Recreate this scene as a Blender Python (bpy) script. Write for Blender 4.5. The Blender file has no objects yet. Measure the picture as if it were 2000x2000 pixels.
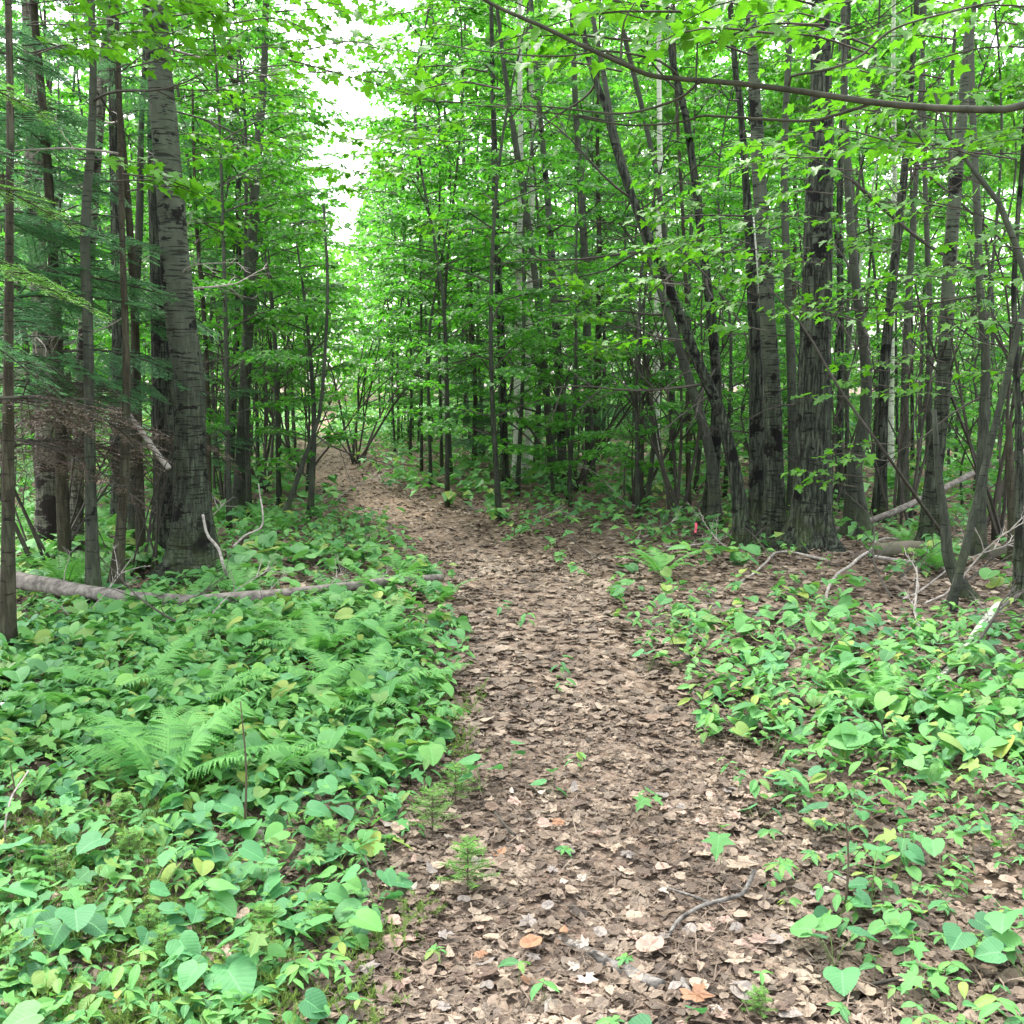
import bpy, math
import numpy as np
from mathutils import Matrix, Vector

S = bpy.context.scene
COL = S.collection
R = math.radians
PI = math.pi

# ------------------------------------------------------------------ camera, world, sun, exposure
PITCH, CAMZ, F = R(7.1), 1.55, 2000.0          # F: focal length in pixels of the 2000 px photograph
cam_d = bpy.data.cameras.new('camera'); cam = bpy.data.objects.new('camera', cam_d); COL.objects.link(cam)
cam.location = (0, 0, CAMZ); cam.rotation_euler = (PI/2 - PITCH, 0, 0)
cam_d.sensor_width = 36; cam_d.angle = 2*math.atan(1000/F); cam_d.clip_start = .05; cam_d.clip_end = 600
S.camera = cam

SUN_EL, SUN_AZ = R(62), R(-28)                  # azimuth from +Y towards +X (negative: left, ahead)
w = bpy.data.worlds.new('World'); S.world = w; w.use_nodes = True
nt = w.node_tree; bg = nt.nodes['Background']
sky = nt.nodes.new('ShaderNodeTexSky'); sky.sky_type = 'NISHITA'; sky.sun_disc = False
sky.sun_elevation = SUN_EL; sky.sun_rotation = SUN_AZ; sky.dust_density = 4; sky.air_density = 1.0
hs = nt.nodes.new('ShaderNodeHueSaturation'); hs.inputs['Saturation'].default_value = .32; hs.inputs['Value'].default_value = 1.4
nt.links.new(sky.outputs[0], hs.inputs['Color']); nt.links.new(hs.outputs[0], bg.inputs[0])
bg.inputs[1].default_value = .15
sd = bpy.data.lights.new('sun', 'SUN'); sd.energy = 1.5; sd.angle = R(12); sd.color = (1, .96, .88)
sun = bpy.data.objects.new('sun', sd); COL.objects.link(sun)
sdir = Vector((math.sin(SUN_AZ)*math.cos(SUN_EL), math.cos(SUN_AZ)*math.cos(SUN_EL), math.sin(SUN_EL)))
sun.rotation_euler = sdir.to_track_quat('Z', 'Y').to_euler(); sun.location = (0, 0, 40)
S.view_settings.view_transform = 'Standard'; S.view_settings.look = 'None'; S.view_settings.gamma = 1
S.view_settings.use_curve_mapping = False
S.view_settings.exposure = 2.45
S.render.engine = 'CYCLES'
S.cycles.max_bounces = 8; S.cycles.diffuse_bounces = 4; S.cycles.transmission_bounces = 6; S.cycles.glossy_bounces = 2
S.cycles.sample_clamp_indirect = 6

# ------------------------------------------------------------------ pixel -> world helpers
FW = np.array([0, math.cos(PITCH), -math.sin(PITCH)]); UPV = np.array([0, math.sin(PITCH), math.cos(PITCH)])
CAM = np.array([0, 0, CAMZ])
def ray(px, py): return FW + np.array([(px-1000)/F, 0, 0]) + UPV*((1000-py)/F)
def at(px, py, Y):
    d = ray(px, py); return CAM + d*(Y/d[1])
_r = np.random.default_rng(5)
_K = [(_r.normal(size=2), _r.uniform(0, 6.28)) for _ in range(24)]
def sn(x, y, f, k0=0, n=6):
    s = 0
    for (k, p) in _K[k0:k0+n]: s = s + np.sin((k[0]*x + k[1]*y)*f + p)
    return s/math.sqrt(n)
_PY = np.array([-6, 2, 5, 8, 12, 16.4, 25, 43, 70, 150]); _PX = np.array([.2, .27, .31, .1, -1.0, -2.8, -4.7, -7.8, -12, -25])
def pathx(y): return np.interp(y, _PY, _PX)
def smooth01(t): t = np.clip(t, 0, 1); return t*t*(3-2*t)
def hz(x, y):
    x = np.asarray(x, float); y = np.asarray(y, float)
    d = np.abs(x - pathx(y))
    h = .035*sn(x, y, .8, 0) + .10*sn(x, y, .22, 6)*smooth01((d-.8)/4)
    h = h + .10*smooth01((d-.5)/1.6) + .007*np.maximum(0, y-13)
    return h - .06
def gnd(px, py):
    d = ray(px, py); a, b = .5, 120.0
    if d[2] > -.004: return None
    ts = np.linspace(.5, 120, 1200); P = CAM + d*ts[:, None]
    below = P[:, 2] < hz(P[:, 0], P[:, 1])
    i = int(np.argmax(below)) if below.any() else 1199
    a, b = ts[max(i-1, 0)], ts[i]
    for _ in range(20):
        m = (a+b)/2; p = CAM + d*m
        if p[2] < hz(p[0], p[1]): b = m
        else: a = m
    return CAM + d*b
def depth(p): return float(np.dot(np.asarray(p)-CAM, FW))

# ------------------------------------------------------------------ mesh helpers
class MB:
    def __init__(s): s.V = []; s.T = []; s.Q = []; s.L = []; s.n = 0
    def add(s, V, T=None, Q=None, L=None):
        V = np.asarray(V, float).reshape(-1, 3)
        if T is not None and len(T): s.T.append(np.asarray(T, int).reshape(-1, 3) + s.n)
        if Q is not None and len(Q): s.Q.append(np.asarray(Q, int).reshape(-1, 4) + s.n)
        s.V.append(V); s.L.append(np.zeros_like(V) if L is None else np.asarray(L, float).reshape(-1, 3)); s.n += len(V)
    def mesh(s, name, mat, smooth=False, leaf=False):
        me = bpy.data.meshes.new(name)
        V = np.concatenate(s.V) if s.V else np.zeros((0, 3))
        T = np.concatenate(s.T) if s.T else np.zeros((0, 3), int); Q = np.concatenate(s.Q) if s.Q else np.zeros((0, 4), int)
        me.vertices.add(len(V)); me.vertices.foreach_set('co', V.ravel())
        idx = np.concatenate([T.ravel(), Q.ravel()])
        me.loops.add(len(idx)); me.loops.foreach_set('vertex_index', idx)
        st = np.concatenate([np.arange(len(T))*3, len(T)*3 + np.arange(len(Q))*4])
        me.polygons.add(len(st)); me.polygons.foreach_set('loop_start', st)
        me.polygons.foreach_set('use_smooth', np.full(len(st), smooth))
        me.update(calc_edges=True)
        if leaf:
            a = me.attributes.new('leaf', 'FLOAT_VECTOR', 'POINT'); a.data.foreach_set('vector', np.concatenate(s.L).ravel())
        me.materials.append(mat)
        return me

def crm(pts, n):
    """Catmull-Rom resample of a polyline (rows may hold extra columns such as a radius)."""
    P = np.asarray(pts, float)
    if len(P) == 2: return P[0] + (P[1]-P[0])*np.linspace(0, 1, n)[:, None]
    Q = np.vstack([2*P[0]-P[1], P, 2*P[-1]-P[-2]])
    seg = np.r_[0, np.cumsum(np.linalg.norm(np.diff(P[:, :3], axis=0), axis=1))]
    u = np.linspace(0, seg[-1], n); i = np.clip(np.searchsorted(seg, u, 'right')-1, 0, len(P)-2)
    t = ((u-seg[i])/np.maximum(seg[i+1]-seg[i], 1e-9))[:, None]
    a, b, c, d = Q[i], Q[i+1], Q[i+2], Q[i+3]
    return .5*(2*b + (c-a)*t + (2*a-5*b+4*c-d)*t*t + (3*b-a-3*c+d)*t**3)

def tube(mb, pts, rad, sides=6, cap=True, bump=0, seed=0, ridge=None, lobes=None):
    P = np.asarray(pts, float); n = len(P); rad = np.broadcast_to(np.asarray(rad, float), (n,))
    T = np.gradient(P, axis=0); T /= np.maximum(np.linalg.norm(T, axis=1), 1e-9)[:, None]
    u = np.array([1., 0, 0]) if abs(T[0][0]) < .8 else np.array([0, 1., 0])
    U = np.empty_like(P)
    for i in range(n):
        u = u - T[i]*np.dot(u, T[i]); u = u/np.linalg.norm(u); U[i] = u
    W = np.cross(T, U)
    a = np.linspace(0, 2*PI, sides, endpoint=False)
    rr = rad[:, None]*np.ones((n, sides))
    if bump:
        i = np.arange(n)[:, None]
        rr = rr*(1 + bump*(np.sin(3*a + i*.31 + seed) * .5 + np.sin(5*a - i*.47 + seed*2)*.35 + np.sin(2*a + i*.9 + seed*3)*.35))
    if ridge is not None:
        i = np.arange(n)[:, None]*.55; ph = 1.3*np.sin(i*.35+seed) + .8*np.sin(i*.9+a*2)
        fur = np.abs(np.sin(a*8.5*sides/48 + ph))*.6 + np.abs(np.sin(a*14 - ph*1.4 + i*.15))*.4
        rr = rr*(1 + ridge[:, None]*(fur-.55)) + .0018*np.sin(i*7.3+3*np.sin(a*3+i))
    if lobes is not None:
        rr = rr*(1 + lobes[:, None]*(.5+.5*np.cos(a*5+seed+.6*np.sin(a*2+seed)))**2)
    V = P[:, None, :] + rr[..., None]*(np.cos(a)[None, :, None]*U[:, None, :] + np.sin(a)[None, :, None]*W[:, None, :])
    k = np.arange(n-1)[:, None]*sides; j = np.arange(sides)[None, :]; j2 = (j+1) % sides
    Q = np.stack([k+j, k+j2, k+sides+j2, k+sides+j], -1).reshape(-1, 4)
    V = V.reshape(-1, 3); Tt = []
    if cap:
        V = np.vstack([V, P[0], P[-1]]); c0, c1 = n*sides, n*sides+1
        Tt = [(c0, (q+1) % sides, q) for q in range(sides)] + [(c1, (n-1)*sides+q, (n-1)*sides+(q+1) % sides) for q in range(sides)]
    mb.add(V, Tt, Q)

# ------------------------------------------------------------------ objects
def tag(o, label=None, cat=None, group=None, kind=None):
    if label: o['label'] = label
    if cat: o['category'] = cat
    if group: o['group'] = group
    if kind: o['kind'] = kind
    return o
def thing(name, label, cat, loc, rotz=0, scale=1, group=None):
    o = bpy.data.objects.new(name, None); COL.objects.link(o); o.empty_display_size = .1
    o.location = tuple(loc); o.rotation_euler = (0, 0, rotz); o.scale = (scale,)*3
    return tag(o, label, cat, group)
def part(parent, name, me, M=None, kind=None, label=None):
    o = bpy.data.objects.new(name, me); COL.objects.link(o); o.parent = parent
    if M is not None: o.matrix_basis = M
    return tag(o, label, None, None, kind)
def obj(name, me, loc=(0, 0, 0), label=None, cat=None, group=None, kind=None, rot=None):
    o = bpy.data.objects.new(name, me); COL.objects.link(o); o.location = tuple(loc)
    if rot: o.rotation_euler = rot
    return tag(o, label, cat, group, kind)
def M4(R3, t, s=1.0):
    m = np.eye(4); m[:3, :3] = np.asarray(R3)*s; m[:3, 3] = t
    return Matrix(m.tolist())

# ------------------------------------------------------------------ materials
def newmat(name):
    m = bpy.data.materials.new(name); m.use_nodes = True; n = m.node_tree
    return m, n, n.nodes['Principled BSDF'], n.nodes['Material Output']
def N(n, typ, **kw):
    x = n.nodes.new(typ)
    for k, v in kw.items():
        if k[0] == '_': setattr(x, k[1:], v)
        else: x.inputs[k].default_value = v
    return x
def ramp(n, src, stops, interp='LINEAR'):
    r = n.nodes.new('ShaderNodeValToRGB'); r.color_ramp.interpolation = interp
    e = r.color_ramp.elements
    while len(e) < len(stops): e.new(.5)
    for i, (p, c) in enumerate(stops): e[i].position = p; e[i].color = (*c, 1) if len(c) == 3 else c
    n.links.new(src, r.inputs[0]); return r
def math_(n, op, a, b=None, clamp=False):
    m = n.nodes.new('ShaderNodeMath'); m.operation = op; m.use_clamp = clamp
    for i, v in enumerate((a, b)):
        if v is None: continue
        if isinstance(v, (int, float)): m.inputs[i].default_value = v
        else: n.links.new(v, m.inputs[i])
    return m.outputs[0]
def mix(n, fac, a, b, mode='MIX'):
    m = n.nodes.new('ShaderNodeMix'); m.data_type = 'RGBA'; m.blend_type = mode
    if isinstance(fac, (int, float)): m.inputs[0].default_value = fac
    else: n.links.new(fac, m.inputs[0])
    for i, v in ((6, a), (7, b)):
        if isinstance(v, tuple): m.inputs[i].default_value = (*v, 1)
        else: n.links.new(v, m.inputs[i])
    return m.outputs[2]
def noise(n, vec, scale, detail=3, rough=.55, mapping=None):
    if mapping:
        mp = n.nodes.new('ShaderNodeMapping'); mp.inputs['Scale'].default_value = mapping; n.links.new(vec, mp.inputs['Vector']); vec = mp.outputs[0]
    x = n.nodes.new('ShaderNodeTexNoise'); x.inputs['Scale'].default_value = scale; x.inputs['Detail'].default_value = detail
    x.inputs['Roughness'].default_value = rough; n.links.new(vec, x.inputs['Vector']); return x.outputs[0]
def bumpn(n, bsdf, h, strength=.5, dist=.01):
    b = n.nodes.new('ShaderNodeBump'); b.inputs['Strength'].default_value = strength; b.inputs['Distance'].default_value = dist
    n.links.new(h, b.inputs['Height']); n.links.new(b.outputs[0], bsdf.inputs['Normal'])

def randval(n):
    oi = n.nodes.new('ShaderNodeObjectInfo'); ge = n.nodes.new('ShaderNodeNewGeometry')
    return math_(n, 'FRACT', math_(n, 'ADD', oi.outputs['Random'], ge.outputs['Random Per Island']))

def leafmat(name, cols, trans, tfac=.4, rough=.45, veins=True, spec=.35, veincol=None, damp=False):
    m, n, b, out = newmat(name)
    rv = randval(n)
    k = len(cols)
    c = ramp(n, rv, [(i/(k-1), cols[i]) for i in range(k)]).outputs[0]
    tc = mix(n, .5, c, trans)
    if veins:
        at_ = n.nodes.new('ShaderNodeAttribute'); at_.attribute_name = 'leaf'
        sp = n.nodes.new('ShaderNodeSeparateXYZ'); n.links.new(at_.outputs['Vector'], sp.inputs[0])
        ax = math_(n, 'ABSOLUTE', sp.outputs[0])
        mid = math_(n, 'LESS_THAN', ax, .018)
        w_ = math_(n, 'SINE', math_(n, 'MULTIPLY', math_(n, 'SUBTRACT', sp.outputs[1], math_(n, 'MULTIPLY', ax, .8)), 44.))
        side = math_(n, 'MULTIPLY', math_(n, 'GREATER_THAN', w_, .9), .35)
        v = math_(n, 'MAXIMUM', mid, side, True)
        vc = veincol or tuple(min(1, x*1.7+.03) for x in cols[k//2])
        c = mix(n, math_(n, 'MULTIPLY', v, .55), c, vc)
        bumpn(n, b, math_(n, 'MULTIPLY', w_, -1.0), .12, .002)
    no = noise(n, n.nodes.new('ShaderNodeTexCoord').outputs['Object'], 14, 2)
    c = mix(n, .5, c, mix(n, no, (.35, .35, .35), (.65, .65, .65)), 'OVERLAY')
    if damp:   # damp, rotted patches of litter
        dn = noise(n, n.nodes.new('ShaderNodeTexCoord').outputs['Object'], 1.7, 4, .6, (1.6, .55, 1))
        c = mix(n, math_(n, 'MULTIPLY', ramp(n, dn, [(.44, (0, 0, 0)), (.60, (1, 1, 1))]).outputs[0], .72), c, mix(n, 1., c, (.42, .38, .36), 'MULTIPLY'))
    n.links.new(c, b.inputs['Base Color']); b.inputs['Roughness'].default_value = rough; b.inputs['Specular IOR Level'].default_value = spec
    tr = n.nodes.new('ShaderNodeBsdfTranslucent'); n.links.new(tc, tr.inputs[0])
    ms = n.nodes.new('ShaderNodeMixShader'); ms.inputs[0].default_value = tfac
    n.links.new(b.outputs[0], ms.inputs[1]); n.links.new(tr.outputs[0], ms.inputs[2]); n.links.new(ms.outputs[0], out.inputs[0])
    return m

def barkmat(name, base, pale, dark, patch=.62, lent=.6, furrow=.5, fz=2.5, moss=.5, lichen=(.16, .19, .15)):
    base, pale, lichen = [(c[0]*.94, c[1]*1.03, c[2]*.86) for c in (base, pale, lichen)]
    """patch/lent: thresholds of the black patches and of the horizontal lenticel lines (lower = more); furrow: depth of the
    vertical ridges, which fade out above fz metres."""
    m, n, b, out = newmat(name)
    tc = n.nodes.new('ShaderNodeTexCoord'); co = tc.outputs['Object']
    oi = n.nodes.new('ShaderNodeObjectInfo')
    off = n.nodes.new('ShaderNodeVectorMath'); off.operation = 'ADD'; cb = n.nodes.new('ShaderNodeCombineXYZ')
    rz = math_(n, 'MULTIPLY', oi.outputs['Random'], 37.0)
    n.links.new(rz, cb.inputs[2]); n.links.new(rz, cb.inputs[0]); n.links.new(co, off.inputs[0]); n.links.new(cb.outputs[0], off.inputs[1])
    v = off.outputs[0]
    mot = noise(n, v, 1, 5, .65, (9, 9, 5))
    c = mix(n, ramp(n, mot, [(.35, (0, 0, 0)), (.68, (1, 1, 1))]).outputs[0], base, pale)
    li = noise(n, v, 1, 3, .6, (5, 5, 2.2))
    c = mix(n, math_(n, 'MULTIPLY', ramp(n, li, [(.52, (0, 0, 0)), (.64, (1, 1, 1))]).outputs[0], .35), c, lichen)
    le = noise(n, v, 1, 2, .5, (7, 7, 75)); lef = ramp(n, le, [(lent, (0, 0, 0)), (lent+.05, (1, 1, 1))]).outputs[0]
    c = mix(n, math_(n, 'MULTIPLY', lef, .75), c, dark)
    rg = noise(n, v, 1, 5, .7, (4, 4, 16)); rgf = ramp(n, rg, [(patch+.01, (0, 0, 0)), (patch+.04, (1, 1, 1))]).outputs[0]
    bl = noise(n, v, 1, 5, .62, (3.2, 3.2, 3.4)); blf = ramp(n, bl, [(patch, (0, 0, 0)), (patch+.03, (1, 1, 1))]).outputs[0]
    bk = math_(n, 'MAXIMUM', math_(n, 'MULTIPLY', rgf, .92), blf)
    c = mix(n, bk, c, dark)
    sp = n.nodes.new('ShaderNodeSeparateXYZ'); n.links.new(co, sp.inputs[0])
    fm = ramp(n, math_(n, 'MULTIPLY', sp.outputs[2], 1/max(fz, .01)), [(.45, (1, 1, 1)), (1, (0, 0, 0))]).outputs[0]
    vo = noise(n, v, 1, 5, .7, (42, 42, 5)); vf = ramp(n, vo, [(.42, (1, 1, 1)), (.56, (0, 0, 0))]).outputs[0]
    ff = math_(n, 'MULTIPLY', math_(n, 'MULTIPLY', vf, fm), furrow)
    c = mix(n, ff, c, dark)
    if moss:
        mz = ramp(n, sp.outputs[2], [(.0, (1, 1, 1)), (.55, (0, 0, 0))]).outputs[0]
        mo = math_(n, 'MULTIPLY', math_(n, 'MULTIPLY', mz, ramp(n, noise(n, v, 7, 3), [(.42, (0, 0, 0)), (.6, (1, 1, 1))]).outputs[0]), moss)
        c = mix(n, mo, c, (.07, .10, .025))
    n.links.new(c, b.inputs['Base Color']); b.inputs['Roughness'].default_value = .9; b.inputs['Specular IOR Level'].default_value = .15
    hgt = math_(n, 'SUBTRACT', math_(n, 'MULTIPLY', mot, .5), math_(n, 'ADD', math_(n, 'MULTIPLY', ff, 1.5), math_(n, 'MULTIPLY', lef, .35)))
    bumpn(n, b, hgt, .8, .012)
    return m

def plainmat(name, c1, c2, scale=12, rough=.85, bump=.5, stretch=None):
    m, n, b, out = newmat(name)
    co = n.nodes.new('ShaderNodeTexCoord').outputs['Object']
    no = noise(n, co, scale, 4, .6, stretch)
    c = mix(n, ramp(n, no, [(.35, (0, 0, 0)), (.65, (1, 1, 1))]).outputs[0], c1, c2)
    n.links.new(c, b.inputs['Base Color']); b.inputs['Roughness'].default_value = rough; b.inputs['Specular IOR Level'].default_value = .2
    bumpn(n, b, no, bump, .006)
    return m

MA = {}
MA['aspen'] = barkmat('aspen_bark', (.052, .056, .045), (.09, .095, .078), (.010, .010, .008), .575, .57, .7, 2.4, lichen=(.10, .115, .085))
MA['aspen_dark'] = barkmat('dark_furrowed_bark', (.050, .053, .043), (.085, .09, .074), (.009, .009, .008), .58, .635, .9, 9, lichen=(.066, .08, .06))
MA['maple'] = barkmat('grey_maple_bark', (.046, .047, .040), (.078, .079, .068), (.013, .013, .012), .66, .62, .45, 3, lichen=(.075, .085, .06))
MA['brown'] = barkmat('brown_conifer_bark', (.052, .042, .032), (.085, .073, .057), (.016, .013, .011), .64, .62, .5, 20, lichen=(.07, .08, .06))
MA['birch'] = barkmat('white_birch_bark', (.48, .46, .42), (.66, .64, .60), (.03, .028, .026), .66, .60, .3, 1.0, 0, lichen=(.42, .42, .38))
MA['snag'] = barkmat('scaly_pale_bark', (.12, .108, .092), (.21, .19, .165), (.025, .02, .017), .54, .57, .6, 20, 0, lichen=(.14, .15, .115))
MA['twig'] = plainmat('twig_bark', (.032, .028, .021), (.07, .064, .05), 8)
MA['bough'] = plainmat('smooth_limb_bark', (.030, .031, .020), (.066, .068, .046), 14)
MA['deadwood'] = plainmat('weathered_dead_wood', (.17, .15, .125), (.34, .31, .27), 9, stretch=(4, 4, 4))
MA['stick'] = plainmat('lichened_stick', (.035, .031, .026), (.20, .185, .16), 38, bump=.8)
MA['log'] = plainmat('fallen_log_bark', (.075, .066, .055), (.22, .195, .165), 20, bump=1.0)
MA['mosslog'] = plainmat('mossy_log', (.06, .075, .03), (.13, .11, .085), 6, bump=.9)
MA['stem'] = plainmat('green_stem', (.07, .13, .03), (.12, .15, .05), 20)
MA['brownstem'] = plainmat('brown_stem', (.07, .05, .035), (.10, .085, .05), 20)
MA['mapleleaf'] = leafmat('maple_leaf', [(.030, .12, .012), (.058, .18, .015), (.09, .25, .018)], (.15, .48, .008), .48, .42)
MA['mapleleaf_far'] = leafmat('maple_leaf_far', [(.018, .095, .016), (.046, .185, .022), (.105, .32, .03)], (.14, .54, .025), .5, .45, veins=False)
MA['canopy'] = leafmat('canopy_leaf', [(.04, .13, .022), (.065, .18, .028), (.09, .21, .035)], (.16, .50, .025), .55, .5, veins=False)
MA['needle'] = leafmat('hemlock_needle', [(.045, .145, .065), (.075, .21, .085), (.11, .27, .10)], (.12, .36, .10), .4, .5, veins=False, spec=.3)
MA['newneedle'] = leafmat('bright_needle', [(.06, .19, .03), (.10, .26, .035), (.15, .32, .045)], (.16, .42, .04), .35, .5, veins=False, spec=.3)
MA['moss'] = leafmat('clubmoss_needle', [(0.057, 0.115, 0.023), (0.098, 0.172, 0.032), (0.161, 0.230, 0.040), (0.115, 0.196, 0.034)], (.14, .3, .03), .3, .6, veins=False, spec=.2)
MA['heart'] = leafmat('broad_ground_leaf', [(0.034, 0.128, 0.050), (0.051, 0.177, 0.066), (0.071, 0.232, 0.082), (0.091, 0.275, 0.087), (0.061, 0.201, 0.071), (0.116, 0.293, 0.071)], (.10, .40, 0.059), .3, .6, spec=.38)
MA['small'] = leafmat('small_ground_leaf', [(0.040, 0.138, 0.043), (0.065, 0.204, 0.058), (0.088, 0.252, 0.064), (0.121, 0.306, 0.067), (0.074, 0.222, 0.062), (0.155, 0.336, 0.062), (0.054, 0.180, 0.052), (0.255, 0.312, 0.057)], (.14, .44, .05), .3, .6, spec=.32)
MA['fern'] = leafmat('fern_frond', [(.06, .20, .045), (.10, .29, .06), (.13, .33, .07)], (.16, .50, .05), .35, .55, veins=False, spec=.35)
MA['dead'] = leafmat('dead_leaf_litter', [(0.038, 0.028, 0.019), (0.114, 0.082, 0.056), (0.204, 0.154, 0.106), (0.078, 0.055, 0.038), (0.156, 0.115, 0.079), (0.252, 0.194, 0.138), (0.120, 0.094, 0.070), (0.324, 0.258, 0.186), (0.210, 0.142, 0.096)], (.2, .13, .07), .08, .65, spec=.3, veincol=(.16, .12, .085), damp=True)
for k, c in dict(tan=(.28, .215, .15), pink=(.30, .205, .155), brown=(.105, .07, .048), grey=(.20, .172, .145), pale=(.38, .325, .26), rust=(.26, .135, .07)).items():
    MA['dead_'+k] = leafmat('dead_leaf_'+k, [tuple(x*.8 for x in c), c, tuple(min(1, x*1.15) for x in c)], c, .1, .6, spec=.35, veincol=tuple(x*.6 for x in c))
MA['pebble'] = plainmat('pale_stone', (.32, .29, .26), (.45, .42, .39), 20)
MA['petal'] = plainmat('white_petal', (.75, .76, .74), (.82, .82, .8), 20)
MA['tape'] = plainmat('pink_ribbon', (.75, .10, .16), (.85, .16, .22), 20, .5, 0)

def groundmat(name, cols, leafscale=22):
    m, n, b, out = newmat(name)
    co = n.nodes.new('ShaderNodeTexCoord').outputs['Object']
    vo = n.nodes.new('ShaderNodeTexVoronoi'); vo.inputs['Scale'].default_value = leafscale; n.links.new(co, vo.inputs['Vector'])
    cs = n.nodes.new('ShaderNodeSeparateColor'); n.links.new(vo.outputs['Color'], cs.inputs[0])
    k = len(cols)
    c = ramp(n, cs.outputs[0], [(i/(k-1), cols[i]) for i in range(k)]).outputs[0]
    no = noise(n, co, 3, 5, .65)
    c = mix(n, .55, c, mix(n, no, (.25, .25, .25), (.7, .68, .66)), 'OVERLAY')
    n.links.new(c, b.inputs['Base Color']); b.inputs['Roughness'].default_value = .95; b.inputs['Specular IOR Level'].default_value = .1
    bumpn(n, b, math_(n, 'ADD', math_(n, 'MULTIPLY', cs.outputs[1], .6), noise(n, co, 30, 3)), .8, .02)
    return m
MA['soil'] = groundmat('forest_soil', [(.045, .033, .024), (.09, .067, .047), (.15, .112, .08), (.075, .056, .04), (.20, .155, .115)])
MA['trail'] = groundmat('trodden_leaf_mould', [(.08, .058, .042), (.15, .11, .08), (.21, .16, .118), (.11, .08, .058), (.26, .205, .155)], 30)

# ------------------------------------------------------------------ leaf templates (x across, y along, z up; length 1)
def outline(right):
    r = np.array(right, float); l = r[::-1].copy(); l[:, 0] *= -1
    return np.vstack([r, l[1 if r[-1][0] == 0 else 0:(-1 if r[0][0] == 0 else None)]])
def leaf_tpl(right, c, ring=False, fold=.15, droop=.25, wave=0, seed=0):
    o = outline(right); k = len(o); c = np.array(c, float)
    if ring:
        V = np.vstack([o, c+(o-c)*.5, c]); i = np.arange(k); j = (i+1) % k
        T = np.vstack([np.c_[i, j, k+j], np.c_[i, k+j, k+i], np.c_[k+i, k+j, np.full(k, 2*k)]])
    else:
        V = np.vstack([o, c]); i = np.arange(k); T = np.c_[i, (i+1) % k, np.full(k, k)]
    x, y = V[:, 0], V[:, 1]
    z = fold*np.abs(x) - droop*y*y - .5*fold*x*x
    if wave:
        r = np.random.default_rng(seed); z = z + r.normal(0, wave, len(V))
    return np.c_[V, z], T
MAPLE_R = [(0, .0), (.16, -.07), (.42, .0), (.33, .15), (.62, .43), (.37, .45), (.2, .49), (.24, .73), (.11, .80), (0, 1)]
MAPLE_LO = [(0, .0), (.40, .0), (.30, .17), (.60, .43), (.19, .5), (0, 1)]
HEART_R = [(0, .0), (.13, -.14), (.33, -.17), (.50, -.03), (.56, .18), (.53, .40), (.42, .62), (.22, .83), (0, .94)]
ROUND_R = [(0, .0), (.2, -.1), (.42, -.02), (.54, .25), (.5, .55), (.34, .82), (.14, .94), (0, .97)]
OVAL_R = [(0, 0), (.12, .10), (.23, .32), (.24, .55), (.15, .80), (0, 1)]
LANCE_R = [(0, 0), (.08, .12), (.15, .4), (.11, .7), (0, 1)]
TPL = dict(
    maple=leaf_tpl(MAPLE_R, (0, .32), fold=.18, droop=.22), maple_lo=leaf_tpl(MAPLE_LO, (0, .32), fold=.2, droop=.25),
    heart=leaf_tpl(HEART_R, (0, .3), True, .3, .28), round=leaf_tpl(ROUND_R, (0, .4), True, .25, .2),
    oval=leaf_tpl(OVAL_R, (0, .48), False, .35, .3), lance=leaf_tpl(LANCE_R, (0, .45), False, .3, .3),
    kite=(np.array([[0, 0, 0], [.36, .45, .07], [0, 1, -.2], [-.36, .45, .07]]), np.array([[0, 1, 2], [0, 2, 3]])),
)
for s_ in range(4):
    TPL['dead_maple%d' % s_] = leaf_tpl(MAPLE_R, (0, .32), True, .1, -.05+.1*s_, .055, s_)
    TPL['dead_round%d' % s_] = leaf_tpl(ROUND_R, (0, .4), True, .3, .1*s_-.1, .04, 20+s_)
    TPL['dead_oval%d' % s_] = leaf_tpl(OVAL_R, (0, .48), True, .6-.3*s_, .25, .04, 40+s_)
TPL['dead_lo'] = leaf_tpl(MAPLE_LO, (0, .32), False, .15, .0, .05, 3)
TPL['dead_lo1'] = leaf_tpl(ROUND_R[::2]+[(0, .97)], (0, .4), False, .3, .1, .05, 5)

def frames(D, roll, up=(0, 0, 1.)):
    D = D/np.linalg.norm(D, axis=1)[:, None]
    X = np.cross(D, np.broadcast_to(np.asarray(up, float), D.shape)); X /= np.maximum(np.linalg.norm(X, axis=1), 1e-6)[:, None]
    Z = np.cross(X, D); c, s = np.cos(roll)[:, None], np.sin(roll)[:, None]
    X2 = X*c + Z*s; Z2 = -X*s + Z*c
    return np.stack([X2, D, Z2], -1)
def scatter(mb, tpl, P, Rm, size):
    V, T = TPL[tpl]; n, k = len(P), len(V)
    if n == 0: return
    W = np.einsum('nij,kj->nki', Rm, V)*np.asarray(size)[:, None, None] + P[:, None, :]
    mb.add(W.reshape(-1, 3), (T[None] + (np.arange(n)*k)[:, None, None]).reshape(-1, 3), None, np.tile(V, (n, 1)))
def dirs(az, pitch): return np.stack([np.cos(az)*np.cos(pitch), np.sin(az)*np.cos(pitch), np.sin(pitch)], -1)

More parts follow.
